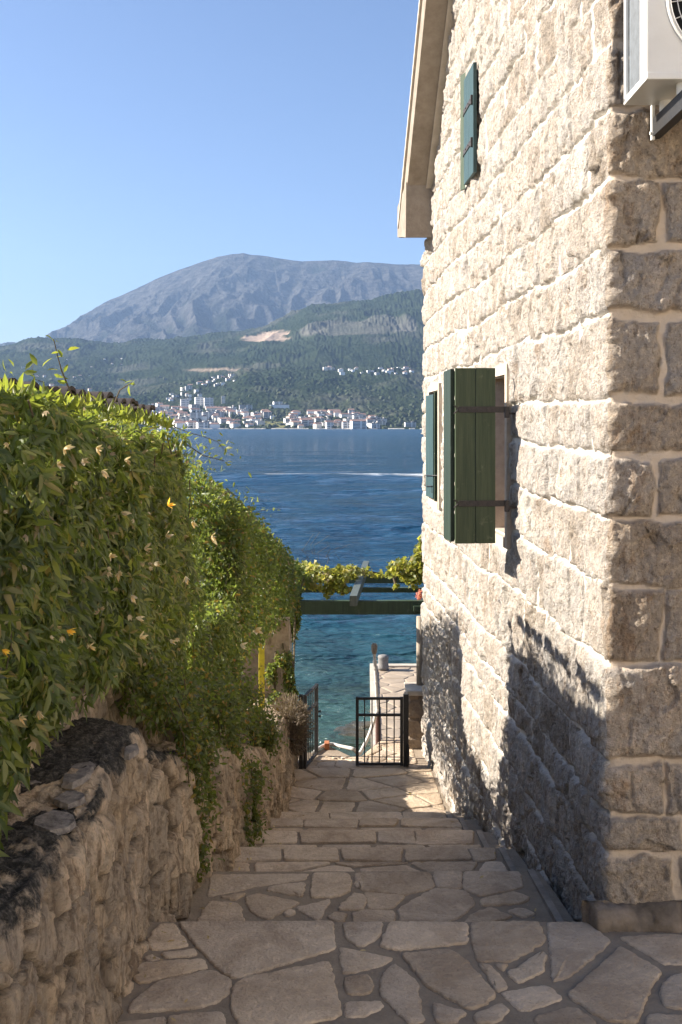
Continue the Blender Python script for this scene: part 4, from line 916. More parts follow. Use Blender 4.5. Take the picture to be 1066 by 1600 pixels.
HT = lambda Y: np.interp(Y, [1.2, 3.2, 5.6, 6.05, 6.2, 6.4, 7.6, 7.9, 8.7, 9.5, 10.1], [1.925, 1.93, 1.85, 1.60, 1.2, 0.72, 0.62, 1.32, 1.10, 0.84, 0.55])
HB = lambda Y: np.interp(Y, [1.2, 2.75, 2.95, 3.15, 3.6, 4.4, 5.0, 6, 7, 7.7, 8.0, 10.1], [0.66, 0.72, 0.88, 1.0, 1.02, 0.92, 0.62, 0.26, 0.02, -0.02, 0.12, 0.10])
HX = lambda Y: np.interp(Y, [1.2, 3, 5, 6, 7, 8, 9, 9.7, 10.1], [-0.86, -0.86, -0.86, -0.84, -0.80, -0.73, -0.63, -0.50, -0.46])
def hedge():
    root = empty('flowering_vine', (-1.0, 5.5, 0.5)); tag(root, 'dense green vine with pale flowers spilling over the left wall', 'vine')
    n = 36000
    Y = rng.uniform(1.5, 10.0, n)
    t = rng.beta(1.0, 0.95, n)
    top = HT(Y)+0.05*vn(Y*2.5, 0*Y, seed=9); bot = HB(Y)+0.10*vn(Y*4, 0*Y, seed=12)+0.06*vn(Y*11, 0*Y, seed=13)
    Z = bot+(top-bot)*t
    lump = 0.10*fbm(Y*1.7, Z*2.0, o=3, seed=15)+0.05*vn(Y*6, Z*6, seed=18)
    prof = -0.16*np.clip((t-0.84)/0.16, 0, 1)**2-0.10*np.clip((0.2-t)/0.2, 0, 1)**1.5
    depth = rng.exponential(0.045, n); X = HX(Y)+lump+prof-depth
    # part of the leaves lie on the crest behind the face
    c = rng.random(n) < 0.15
    Xc = rng.uniform(-1.40, -0.95, n); X = np.where(c, Xc, X); Z = np.where(c, top-0.02+0.05*vn(Xc*7, Y*7, seed=22)-rng.exponential(0.03, n)-0.03*(Xc < -1.2), Z)
    P = np.stack([X, Y, Z], 1)
    N = np.stack([0.75+0*Y, -0.25+0*Y, 0.35+0*Y], 1); N[c] = (0.1, -0.1, 1); N = N+nrm(n, 0.45)
    D = np.stack([0.35+0*Y, -0.25+0*Y, -0.95+0*Y], 1)+nrm(n, 0.55); D[c] = np.array([0.5, -0.2, 0.35])+nrm(int(c.sum()), 0.5)
    e = (rng.random(n) < 0.07); P[e, 1] = 5.95+0.12*rng.random(int(e.sum())); P[e, 0] = -0.86-0.5*rng.random(int(e.sum())); P[e, 2] = 0.8+1.05*rng.random(int(e.sum())); Y = P[:, 1]
    bk = (P[:, 1] > 7.8) & (rng.random(n) < 0.5); k_ = int(bk.sum()); P[bk, 1] = 7.8+1.4*rng.random(k_)**1.7; P[bk, 0] = HX(P[bk, 1])-0.5*rng.random(k_); P[bk, 2] = 0.15+(HT(P[bk, 1])+0.9*np.clip(HX(P[bk, 1])-P[bk, 0], 0, 0.45)-0.15)*rng.random(k_); Y = P[:, 1]
    near = np.interp(Y, [1.5, 4, 7, 10], [1.0, 1.0, 0.75, 0.62])
    size = (0.030+0.052*rng.beta(1.6, 2.2, n))*near
    half = n//2
    scatter('leaves', palmate(3, 0.9, 0.25), P[:half], D[:half], N[:half], size[:half], LEAF, root)
    scatter('leaves', palmate(2, 0.75, 0.28), P[half:], D[half:], N[half:], size[half:]*1.1, LEAF, root)
    # finer bright tips where the hedge gets the sun, and the small-leaved growth over its far end
    n = 21000; Y = 6.1+4.0*rng.beta(1.2, 0.9, n); t = rng.random(n)**0.9; top = HT(Y)+0.03; bot = HB(Y)-0.05; Z = bot+(top-bot)*t
    X = HX(Y)+0.05*vn(Y*4, Z*4, seed=30)+0.04-rng.exponential(0.05, n)
    Y = np.where(Y < 7.8, np.where(rng.random(n) < 0.5, 7.8+rng.exponential(0.10, n), Y), Y); bk = Y > 7.75; deep = bk & (rng.random(n) < 0.6); X = np.where(deep, HX(Y)+0.03-0.62*rng.random(n), X)
    Z = np.where(bk, HB(Y)+(HT(Y)+0.95*np.clip(HX(Y)-X, 0, 0.45)-HB(Y))*rng.random(n)**0.8, Z); top = HT(Y)
    c = (rng.random(n) < 0.2) & ~bk; X = np.where(c, HX(Y)+0.02-0.35*rng.random(n), X); Z = np.where(c, top+0.03*rng.normal(size=n), Z)
    P = np.stack([X, Y, Z], 1); scatter('leaves', leaflet(0.42), P, nrm(n, 0.6)+(0.2, -0.2, -0.3), nrm(n, 0.5)+(0.5, -0.3, 0.7), rng.uniform(0.028, 0.055, n), LEAF_S, root)
    n = 2600; Y = rng.uniform(2.0, 6.4, n); X = rng.uniform(-1.3, -0.86, n); Z = HT(Y)+0.0+0.03*rng.random(n)*sst(-0.2, 0.6, vn(Y*3, 0*Y, seed=44))+0.02*vn(X*7, Y*7, seed=22)
    scatter('leaves', leaflet(0.28), np.stack([X, Y, Z], 1), nrm(n, 0.5)+(0.1, 0, 0.8), nrm(n, 0.6)+(0.5, 0.3, 0.1), rng.uniform(0.03, 0.062, n), LEAF_Y, root)
    for k in range(55):
        y = random.uniform(1.9, 9.6); z = float(HT(y))-random.uniform(0, 0.25); x = float(HX(y))+0.0
        pts = []; dz = random.uniform(0.3, 0.8)
        for i in range(9):
            s_ = i/8; pts.append((x+0.05*math.sin(3*s_+k)-0.04, y+0.25*s_*math.sin(k)+0.03*math.sin(9*s_), z-dz*s_))
        m = MB(); m.tube(pts, [0.0035-0.002*i/8 for i in range(9)], 5); m.build('stem', STEM, root)
    def shoot(pts, r=0.003):
        m = MB(); m.tube([(wx(a, d), d, wz(b, d)) for a, b, d in pts], [r*(1-0.6*i/len(pts)) for i in range(len(pts))], 5); m.build('stem', STEM, root)
    shoot([(112, 616, 3.5), (104, 598, 3.5), (96, 578, 3.5), (91, 560, 3.5), (84, 530, 3.5)])
    shoot([(70, 598, 3.5), (54, 592, 3.5), (50, 575, 3.5), (58, 562, 3.5)], 0.0012)
    shoot([(180, 628, 4.0), (187, 610, 4.0), (196, 604, 4.0), (206, 598, 4.0)])
    shoot([(285, 690, 6.3), (300, 700, 6.3), (318, 712, 6.3), (335, 716, 6.3), (350, 720, 6.3)], 0.004)
    shoot([(255, 655, 6.2), (275, 668, 6.2), (296, 676, 6.2), (318, 682, 6.2), (340, 690, 6.2), (352, 704, 6.2)], 0.003)
    shoot([(340, 780, 7.6), (356, 768, 7.6), (372, 776, 7.6), (380, 790, 7.6)], 0.004)
    shoot([(395, 802, 8.6), (410, 798, 8.6), (425, 796, 8.6), (440, 794, 8.6)], 0.002)
    for k in range(9):
        a = 470+random.uniform(-10, 70); b_ = 870+random.uniform(-6, 12)
        shoot([(a, b_, 10.9), (a+random.uniform(-12, 18), b_-14, 10.9), (a+random.uniform(-10, 25), b_-random.uniform(20, 40), 10.9)], 0.0025)
    sp = []
    for (a, b_, d, sp_r, cnt) in ((84, 530, 3.5, 0.01, 2), (91, 560, 3.5, 0.02, 4), (100, 578, 3.5, 0.02, 3), (98, 596, 3.5, 0.02, 4), (206, 598, 4, 0.01, 3), (196, 604, 4, .01, 2), (320, 712, 6.3, .05, 20), (345, 720, 6.3, .05, 18), (305, 706, 6.3, .05, 18), (318, 682, 6.2, 0.02, 4), (345, 695, 6.2, 0.02, 4), (362, 775, 7.6, 0.07, 26), (378, 788, 7.6, 0.05, 16), (348, 775, 7.6, .06, 20), (380, 805, 8.4, .08, 40), (395, 810, 8.6, 0.05, 30), (430, 796, 8.6, 0.01, 3), (40, 600, 3.2, 0.03, 14)):
        for i in range(cnt): sp.append(Vector((wx(a, d), d, wz(b_, d)))+Vector(rng.normal(0, sp_r, 3)))
    sp = np.array(sp); k = len(sp)
    scatter('leaves', leaflet(0.36), sp, nrm(k, 0.7)+(0.2, 0, 0.1), nrm(k, 0.6)+(0, -0.3, 0.8), rng.uniform(0.025, 0.05, k), LEAF_Y, root)
    # flowers (each its own part)
    spots = [(104, 985), (3, 1015), (185, 895), (172, 868), (205, 930), (212, 965), (218, 996), (160, 735), (195, 718), (262, 790), (258, 838), (225, 858), (290, 900), (375, 1008), (330, 838), (335, 855), (30, 1120), (48, 1045), (60, 1110), (15, 1250), (128, 720), (275, 795), (240, 880), (210, 855), (190, 800), (345, 770), (300, 815), (345, 840), (90, 725), (65, 660), (100, 700), (230, 990), (265, 1000), (360, 795), (400, 985), (245, 740), (150, 700), (232, 735), (140, 1010)]
    pl = leaflet(0.30, -0.15, 0.05)
    for i, (a, b_) in enumerate(spots[:14]+spots[14::2]):
        # find the depth where the ray meets the face
        d = 2.0
        while d < 9.8 and wx(a, d) > float(HX(d))+0.07: d += 0.02
        d = 2.2
        for _ in range(400):
            if wx(a, d) <= float(HX(d))+0.075: d += 0.02
            else: break
        d -= 0.02
        if d > 6.0: d = dB_ if (dB_ := next((q_ for q_ in np.arange(7.85, 9.9, 0.03) if wx(a, q_) > float(HX(q_))-0.5 and wz(b_, q_) < float(HT(q_))+0.2), 0)) else 0
        if d == 0 or wz(b_, d) > float(HT(d))+0.3 or wz(b_, d) < float(HB(d))+0.05: continue
        c = np.array([wx(a, d), d, wz(b_, d)]); npet = 7; yel = i in (0, 1, 9)
        P = np.repeat(c[None], npet, 0); ang = np.arange(npet)*2*math.pi/npet
        ax = np.array([0.75, -0.45, -0.1])+rng.normal(0, 0.3, 3); ax /= np.linalg.norm(ax); u = np.cross(ax, (0, 0, 1)); u /= np.linalg.norm(u); v = np.cross(ax, u)
        D = 0.6*u[None]*np.cos(ang)[:, None]+0.6*v[None]*np.sin(ang)[:, None]+ax*1.0+nrm(npet, 0.3)
        scatter('flower', pl, P, D, np.repeat(ax[None], npet, 0), rng.uniform(0.011, 0.019, npet)*(1.25 if d < 4 else 1.0), YFLOW if yel else FLOW, root, 0.2)
    n = 200; Y = rng.uniform(2.3, 9.6, n); t = rng.random(n); Z = HB(Y)+(HT(Y)-HB(Y))*t; X = HX(Y)+0.06+0.1*fbm(Y*1.7, Z*2.0, o=3, seed=15)-rng.exponential(0.02, n)
    scatter('dry_blossom', palmate(3, 0.5, 0.4), np.stack([X, Y, Z], 1), nrm(n, 0.6)+(0.3, -0.3, -0.4), nrm(n, 0.6)+(0.6, -0.3, 0.2), rng.uniform(0.012, 0.026, n), DRYF, root)
LEAF_Y = mat_leaf('sunlit_leaf', [(0.0, (0.055, 0.085, 0.015)), (0.6, (0.10, 0.13, 0.025)), (1.0, (0.17, 0.17, 0.04))], 0.38, 0.45, (0.6, 0.65, 0.08))
DRYF = mat_leaf('dried_blossom', [(0.0, (0.30, 0.22, 0.13)), (0.6, (0.42, 0.33, 0.2)), (1.0, (0.55, 0.47, 0.33))], 0.25, 0.7, (0.6, 0.45, 0.2))
hedge()

def trail(name, label, strands, n, spread, size, mat=LEAF_S, tm=None, stem=True, w=0.5):
    """trailing plant: strands = list of [(px, py, depth)...]"""
    S0 = [np.array([(wx(a, d), d, wz(b_, d)) for a, b_, d in st]) for st in strands]
    root = empty(name, tuple(float(v) for v in S0[0][0])); tag(root, label, 'plant')
    P = []
    per = n//len(S0)
    for st in S0:
        t = rng.random(per)*(len(st)-1); i = np.minimum(t.astype(int), len(st)-2); f = (t-i)[:, None]
        p = st[i]*(1-f)+st[i+1]*f; r = spread*(0.45+0.55*rng.random(per))*(0.6+0.6*vn(t*3, 0*t+len(P), seed=3))
        P.append(p+rng.normal(0, 1, (per, 3))*np.abs(r)[:, None]*np.array([0.8, 0.9, 1.0]))
    P = np.concatenate(P); k = len(P)
    scatter('leaves', tm or leaflet(w, 0.2, 0.04), P, nrm(k, 0.7)+(0.25, -0.25, -0.25), nrm(k, 0.5)+(0.5, -0.4, 0.6), rng.uniform(size*0.6, size*1.25, k), mat, root)
    if stem:
        for st in S0:
            for j in range(2):
                m = MB(); o_ = rng.normal(0, spread*0.35, 3); m.tube([tuple(p+o_+rng.normal(0, 0.008, 3)) for p in st], 0.0025, 5); m.build('stem', STEM, root)
    return root
dX = lambda px, X: F_PX*X/(px-CX)                   # depth at which column px meets plane X
trail('trailing_plant', 'small-leaved plant trailing furthest down the rubble wall', [[(285, 1060, 4.6), (300, 1130, 4.75), (305, 1200, 4.78), (310, 1280, 4.8), (312, 1360, 4.8)], [(262, 1080, 4.3), (285, 1140, 4.6), (298, 1200, 4.72), (300, 1250, 4.75)], [(320, 1150, 5.0), (318, 1210, 4.95), (322, 1260, 4.95)]], 4200, 0.06, 0.026)
trail('trailing_plant', 'reddish green plant hanging in a thick curtain beside the stone steps', [[(345, 1080, 5.6), (360, 1150, 5.75), (370, 1220, 5.85), (378, 1290, 5.9), (380, 1335, 5.9)], [(360, 1090, 6.0), (365, 1160, 6.0), (372, 1230, 5.95), (370, 1300, 5.85)], [(395, 1200, 6.2), (392, 1255, 6.15), (396, 1300, 6.15)]], 5200, 0.062, 0.026)
trail('trailing_plant', 'fresh green bushy plant cresting the wall under the vine', [[(270, 1085, 4.9), (320, 1095, 5.6), (360, 1110, 6.3), (400, 1120, 7.1), (415, 1135, 7.4)], [(230, 1075, 4.6), (290, 1070, 5.3), (350, 1075, 6.3), (400, 1085, 7.3)], [(335, 1120, 5.9), (380, 1130, 6.7), (415, 1150, 7.3), (418, 1160, 7.3)]], 9000, 0.10, 0.028)
trail('ivy_strand', 'thin leafy sprig arching out over the lichen wall top', [[(205, 1080, 4.3), (225, 1110, 4.35), (240, 1128, 4.4), (255, 1150, 4.4)]], 90, 0.02, 0.03)
def shrub():
    c = Vector((wx(452, 8.9), 8.9, wz(1135, 8.9))); root = empty('dry_shrub', (c.x, c.y, -0.8)); tag(root, 'brown dry twiggy shrub beside the open gate', 'shrub')
    n = 8200; d = rng.normal(0, 1, (n, 3)); d /= np.linalg.norm(d, axis=1, keepdims=True); r = rng.random(n)**0.45
    r = r*(1+0.25*vn(d[:, 0]*3+5, d[:, 1]*3, d[:, 2]*3, seed=4))
    P = np.array(c)+d*r[:, None]*np.array([0.165, 0.30, 0.24]); P[:, 0] = np.minimum(P[:, 0], -0.235)
    scatter('leaves', leaflet(0.16, 0.05, 0.01), P, d+nrm(n, 0.35)+(0, 0, 0.3), nrm(n, 1.0)+(0, 0, 0.2), rng.uniform(0.022, 0.045, n), DRYL, root)
    m = MB()
    for k in range(46):
        v = Vector(rng.normal(0, 1, 3)); v.normalize(); e = c+Vector((v.x*0.15, v.y*0.26, v.z*0.2)); b_ = Vector((c.x-0.02, c.y, c.z-0.3)); m.tube([b_, b_.lerp(e, 0.5)+Vector((0, 0, 0.04)), e], [0.006, 0.004, 0.0015], 5)
    m.build('twigs', STEM, root)
shrub()
def pvine(name, label, blobs, n, mat, size, tm):
    root = empty(name, (wx(blobs[0][0], blobs[0][2]), blobs[0][2], wz(blobs[0][1], blobs[0][2]))); tag(root, label, 'vine')
    P = []; wsum = sum(b[3]*b[4] for b in blobs)
    for (a, b_, d, rx, rz) in blobs:
        k = int(n*rx*rz/wsum); q = rng.normal(0, 1, (k, 3)); q /= np.linalg.norm(q, axis=1, keepdims=True); q *= (rng.random(k)**0.4)[:, None]
        P.append(np.array([wx(a, d), d, wz(b_, d)])+q*np.array([rx*d/F_PX, rx*d/F_PX*1.6, rz*d/F_PX]))
    P = np.concatenate(P); k = len(P)
    scatter('leaves', tm, P, nrm(k, 0.6)+(0, -0.3, -0.35), nrm(k, 0.45)+(-0.2, -0.35, 0.75), rng.uniform(size*0.6, size*1.2, k), mat, root)
    m = MB(); pts = sorted([(b[0], b[1]-b[4]*0.3, b[2]) for b in blobs]); m.tube([(wx(a, d), d, wz(b_, d)) for a, b_, d in pts], 0.009, 6); m.build('stem', STEM, root)
pvine('grape_vine', 'yellow-green vine draped on the middle of the pergola', [(492, 893, 11.2, 16, 14), (512, 905, 11.0, 17, 20), (530, 902, 11.0, 17, 20), (548, 893, 11.3, 18, 11), (478, 888, 11.4, 14, 10), (570, 893, 11.6, 14, 6), (590, 897, 11.6, 12, 5), (512, 922, 10.9, 10, 10), (538, 920, 10.9, 9, 9), (488, 915, 10.9, 6, 8)], 1150, LEAF_G, 0.062, grape())
pvine('grape_vine', 'yellow-green vine bunched on the pergola against the house corner', [(640, 890, 11.0, 20, 20), (622, 885, 11.0, 17, 13), (654, 880, 10.9, 10, 30), (645, 905, 10.9, 13, 12), (612, 895, 11.2, 10, 6), (618, 915, 11.0, 5, 4), (658, 850, 10.8, 4, 14)], 950, LEAF_G, 0.062, grape())
pvine('pink_geranium', 'small pink flowering plant at the end of the pergola beam', [(656, 930, 10.6, 5, 9), (655, 945, 10.6, 3, 5)], 120, PINKF, 0.03, leaflet(0.7))
pvine('creeper', 'olive creeper climbing from the hedge onto the pergola', [(455, 895, 10.7, 18, 22), (462, 925, 10.5, 10, 26), (450, 940, 10.2, 16, 40), (455, 985, 10.1, 10, 16), (445, 1020, 9.9, 7, 9), (462, 960, 10.2, 8, 30), (475, 905, 10.9, 14, 12), (432, 915, 9.8, 18, 30), (424, 1052, 9.3, 9, 18), (452, 1062, 9.3, 8, 20), (430, 1095, 9.2, 12, 16), (458, 1085, 9.25, 7, 12), (444, 1030, 9.35, 14, 12)], 7400, LEAF_S, 0.040, leaflet(0.45))

def litter():
    n = 110; Y = rng.uniform(2.4, 8.8, n); side = rng.random(n); X = np.where(side < 0.6, WX(Y)+0.05+0.25*rng.random(n)**2, np.where(side < 0.8, WX(Y)+rng.random(n)*1.3, [wall_pt(y)[0]-0.15-0.2*random.random()**2 for y in Y]))
    Z = np.array([next((z for (yy, z) in STEPS if y <= yy), -1.1)+0.014 for y in Y])
    o = scatter('fallen_leaves', leaflet(0.4, -0.2, 0.08), np.stack([X, Y, Z], 1), nrm(n, 1)*(1, 1, 0.1), nrm(n, 0.15)+(0, 0, 1), rng.uniform(0.012, 0.030, n), DRYF); tag(o, 'dry fallen leaves scattered along the edges of the steps', 'leaves', kind='stuff')
litter()
# ------------------------------------------------------------------ sea
def sea():
    rows = []
    y = 960.0                                          # sample spacing follows distance: dense near the quay, sparse far out
    H = EYE-SEA; d = [9.6]
    while d[-1] < 3400: d.append(d[-1]+max(0.02, d[-1]**2/(H*F_PX)*0.62))
    d = np.array(d); ang = np.concatenate([np.linspace(-1.15, -0.36, 60)[:-1], np.linspace(-0.36, 0.12, 620), np.linspace(0.12, 1.15, 80)[1:]])
    D, A = np.meshgrid(d, ang, indexing='ij'); X = np.tan(A)*D; Y = D
    sp = np.gradient(d)[:, None]+0*A
    Z = np.zeros_like(D)
    wx_, wy_ = X+0.3*Y, Y-0.25*X
    for lam, amp, sd_ in ((9, 0.16, 1), (4.2, 0.10, 2), (2.0, 0.055, 3), (0.95, 0.028, 4), (0.42, 0.011, 5)):
        n = vn(wx_/lam*0.55+sd_*7, wy_/lam*1.25, seed=sd_); n = 1-2*np.abs(n) if sd_ != 1 else n
        Z += 1.35*amp*n*np.clip((lam*0.45-sp)/(lam*0.3), 0, 1)*np.interp(D, [9, 16, 40, 200], [0.35, 0.45, 0.8, 1.0])
    # boat wake: low foamy ridge with a trough before it
    wyc = 96+2.5*vn(X/14, 0*X, seed=50)+0.06*X
    Z += 0.30*np.exp(-((Y-wyc)/3.0)**2)-0.28*np.exp(-((Y-wyc+8)/4.0)**2)
    foam = np.exp(-((Y-wyc-1-1.6*vn(X/6, 0*X, seed=56))/2.4)**2)*(0.30+0.6*sst(-0.35, 0.45, vn(X/2.2, Y/5, seed=52)+0.5*vn(X/0.7, Y/3, seed=54)))
    foam += 0.35*np.exp(-((Y-wyc-7)/5)**2)*sst(0.0, 0.6, vn(X/4, Y/6, seed=53))
    V = np.stack([X, Y, Z+SEA], -1).reshape(-1, 3)
    t = NT('sea_water')
    pos = t.coord(); sep = t.n('SeparateXYZ', {0: pos}); yy = sep.outputs[1]
    far = t.n('MapRange', {0: yy, 1: 12.0, 2: 34.0}, clamp=True).outputs[0]
    big = t.noise(0.22, 3, 0.5)
    c = t.ramp(t.math('ADD', far, t.math('MULTIPLY', t.math('SUBTRACT', big, 0.5), 0.5)), [(0.0, (0.050, 0.058, 0.036)), (0.22, (0.030, 0.068, 0.060)), (0.5, (0.010, 0.055, 0.080)), (0.85, (0.006, 0.045, 0.090)), (1.0, (0.006, 0.045, 0.092))])
    rk = t.ramp(t.noise(0.9, 5, 0.6), [(0.48, (0, 0, 0)), (0.62, (0.75,)*3)])
    rk = t.math('MULTIPLY', rk, t.n('MapRange', {0: yy, 1: 24.0, 2: 15.0}, clamp=True).outputs[0])
    c = t.mix(rk, c, (0.03, 0.035, 0.015))
    fo = t.attr('foam'); fn = t.ramp(t.math('MULTIPLY', fo, t.math('ADD', 0.45, t.noise(1.3, 6, 0.7))), [(0.22, (0, 0, 0)), (0.6, (0.95,)*3)])
    t.col(t.mix(fn, c, (0.75, 0.78, 0.80)))
    t.rough(t.n('MapRange', {0: yy, 1: 20.0, 2: 900.0, 3: 0.10, 4: 0.22}, clamp=True).outputs[0]); t.b.inputs['IOR'].default_value = 1.33; t.b.inputs['Specular IOR Level'].default_value = 0.5
    v = t.map((0.8, 1.5, 1.0)); h1 = t.noise(1.6, 6, 0.62, v); h2 = t.noise(0.28, 5, 0.6, v); h3 = t.noise(0.05, 4, 0.6, v)
    b1 = t.bump(h1, 0.24, 1.0); b2 = t.bump(h2, 1.1, 1.0, b1); t.bump(h3, 3.0, 0.8, b2)
    o = mesh_np('sea', V, grid_faces(*D.shape)[:, ::-1], t.m, None, True, {'foam': foam}); o['kind'] = 'structure'
    # coarse water to the sides and behind, and the sea bed under it
sea()
sb = MB(); sb.box((0, 1400, -9.5), (9000, 6000, 0.5)); sb.build('seabed', SOIL)['kind'] = 'structure'
def rocks():
    mt = mat_simple('wet_weedy_rock', (0.025, 0.028, 0.015), (0.055, 0.048, 0.03), 6, 0.03, 20, 0.35, 0.5)
    for i, (a, b_, r, lab) in enumerate(((545, 1152, 0.34, 'dark weedy rock awash closest to the hose'), (568, 1140, 0.30, 'dark weedy rock awash against the pier foot'), (527, 1143, 0.20, 'low wet rock breaking the water left of the rocks by the pier'))):
        x, y = G(a, b_, SEA); b = bmesh.new(); bmesh.ops.create_icosphere(b, subdivisions=4, radius=1)
        for v in b.verts:
            p = np.array(v.co); n = float(fbm(np.array(p[0]*1.8+i*9), np.array(p[1]*1.8), np.array(p[2]*1.8), o=4, seed=i)); v.co *= r*(1+0.45*n); v.co.x *= 1.25; v.co.z *= 0.42
        me = bpy.data.meshes.new('rock'); b.to_mesh(me); b.free(); me.materials.append(mt); o = bpy.data.objects.new('rock', me); COL.objects.link(o); o.location = (x, y, SEA-0.02)
        tag(o, lab, 'rock')
rocks()

# ------------------------------------------------------------------ far shore
COLS = np.concatenate([np.linspace(-2600, -60, 130)[:-1], np.linspace(-60, 700, 700), np.linspace(700, 3200, 120)[1:]])
def el_B(px): return HY-np.interp(px, [-2600, -400, 0, 60, 120, 200, 280, 370, 430, 480, 540, 600, 661, 900, 1500, 3200], [620, 570, 541, 531, 533, 535, 528, 522, 505, 481, 471, 465, 458, 440, 520, 620])
def el_C(px): return HY-np.interp(px, [-2600, -400, 0, 60, 180, 250, 330, 380, 420, 500, 600, 661, 900, 3200], [645, 610, 600, 602, 610, 603, 590, 580, 578, 576, 580, 586, 590, 640])
def el_M(px): return HY-np.interp(px, [-2600, -600, -100, 0, 40, 75, 100, 150, 200, 250, 300, 340, 380, 420, 470, 520, 560, 600, 661, 900, 1400, 3200], [640, 590, 552, 541, 538, 527, 513, 481, 457, 433, 415, 402, 396.5, 401, 408, 405.5, 410, 412, 414, 430, 500, 620])
def hills_z(px2, d):
    px = px2[0]; B, C = el_B(px), el_C(px)
    b0 = (SEA-EYE)*F_PX/3000
    e = np.where(d < 3000, b0, 0)
    pts = [(2990, b0-0.6+0*px), (3040, b0+1.2+0*px), (3500, 24+0*px), (3900, C*0.62), (4500, C), (4750, C-3), (5300, C+(B-C)*0.35), (6000, C+(B-C)*0.75), (6800, B), (7300, B-9), (8200, B-40)]
    D = np.array([p[0] for p in pts]); E = np.array([p[1] for p in pts])
    idx = np.clip(np.searchsorted(D, d.ravel()).reshape(d.shape)-1, 0, len(D)-2)
    cidx = np.broadcast_to(np.arange(len(px))[None], d.shape)
    lo = E[idx, cidx]; hi = E[idx+1, cidx]; f = (d-D[idx])/(D[idx+1]-D[idx]); f = np.clip(f, 0, 1); f = f*f*(3-2*f)*0.6+f*0.4
    e = lo+(hi-lo)*f
    pxx = px2
    x = (pxx-CX)*d/F_PX
    amp = np.interp(d, [2990, 3080, 3600, 4500, 6800, 7300], [0, 0.5, 3.0, 3.2, 3.5, 2])
    e = e+amp*fbm(x/420, d/520, o=5, seed=101)+amp*1.1*(1-2*np.abs(vn((x+90*vn(x/300, d/300, seed=112))/230, d/520, seed=111)))
    return EYE+e*d/F_PX, x
dH = np.concatenate([np.linspace(2990, 3700, 150), np.linspace(3712, 4700, 130), np.linspace(4720, 8200, 150)])
def terrain_mat(name, cols, tree_scale, rock=None):
    t = NT(name); pos = t.coord(); v = t.map((1, 1, 1), pos)
    c = t.ramp(t.noise(tree_scale, 4, 0.7), [(0.36, cols[0]), (0.5, cols[1]), (0.66, cols[2])])
    c = t.mix(t.ramp(t.noise(0.0035, 4, 0.6), [(0.40, (0, 0, 0)), (0.62, (0.75,)*3)]), c, cols[3])
    if rock is not None:
        r = t.attr('rock'); rc = t.ramp(t.noise(0.012, 6, 0.7), [(0.35, rock[0]), (0.65, rock[1])]); c = t.mix(r, c, rc)
    t.col(c); t.rough(1.0); t.b.inputs['Specular IOR Level'].default_value = 0.0
    return t
def hills():
    D, PX = np.meshgrid(dH, COLS, indexing='ij'); Z, X = hills_z(PX, D)
    e0 = HY-(HY-(Z-EYE)*F_PX/D); row = HY-(Z-EYE)*F_PX/D
    tree = 6*(np.abs(vn(X/17, D/17, seed=120))+0.7*vn(X/8, D/30, seed=121)+1.6*vn(X/60, D/90, seed=122))*(0.35+0.65*sst(-0.4, 0.3, fbm(X/140, D/200, o=3, seed=123)))*np.interp(D, [3000, 3100, 8000], [0, 1, 1.6])
    quarry = sst(-0.35, 0.35, 1.0-np.abs((PX-415)/36)**2.5-((row-527-0.10*(415-PX))/(4.5+4.5*sst(385, 440, PX)))**2+1.1*fbm(X/70, Z/26, o=4, seed=130))*(D > 5200)*(D < 6900)
    quarry = np.maximum(quarry, 0.8*sst(-1, 1, 0.9-((PX-340)/42)**2-((row-578)/2.2)**2+0.5*vn(X/50, D/90, seed=132))*(D > 4200))
    crag = sst(0.1, 0.5, vn(X/110, D/220, seed=133)+1.1*(1-((PX-575)/95)**2-((row-512)/16)**2))*(D > 5600)*0.55
    scrub = 0.35*sst(0.1, 0.6, fbm(X/180, D/260, o=4, seed=135))*(D > 3300)
    field = sst(-0.3, 0.3, 1-((PX-428)/19)**4-((row-664)/5.0)**4)*(D < 3400)
    Z = Z+tree*(1-quarry)*(1-field)
    t = terrain_mat('wooded_hills', [(0.009, 0.016, 0.007), (0.018, 0.028, 0.012), (0.042, 0.052, 0.022), (0.034, 0.045, 0.022)], 0.035, [(0.14, 0.13, 0.12), (0.27, 0.24, 0.21)])
    t.bump(t.noise(0.05, 5, 0.75), 9, 1.0)
    qa = t.attr('quarry'); bc = t.b.inputs['Base Color'].links[0].from_socket
    c = t.mix(qa, bc, t.ramp(t.noise(0.03, 5, 0.7), [(0.35, (0.22, 0.165, 0.12)), (0.65, (0.46, 0.35, 0.27))]))
    t.col(t.mix(t.attr('field'), c, (0.20, 0.19, 0.08)))
    o = mesh_np('hills', np.stack([X, D, Z], -1).reshape(-1, 3), grid_faces(*D.shape)[:, ::-1], t.m, None, True, {'rock': np.clip(crag+scrub, 0, 1)*0.6, 'quarry': quarry, 'field': field}); o['kind'] = 'structure'
hills()
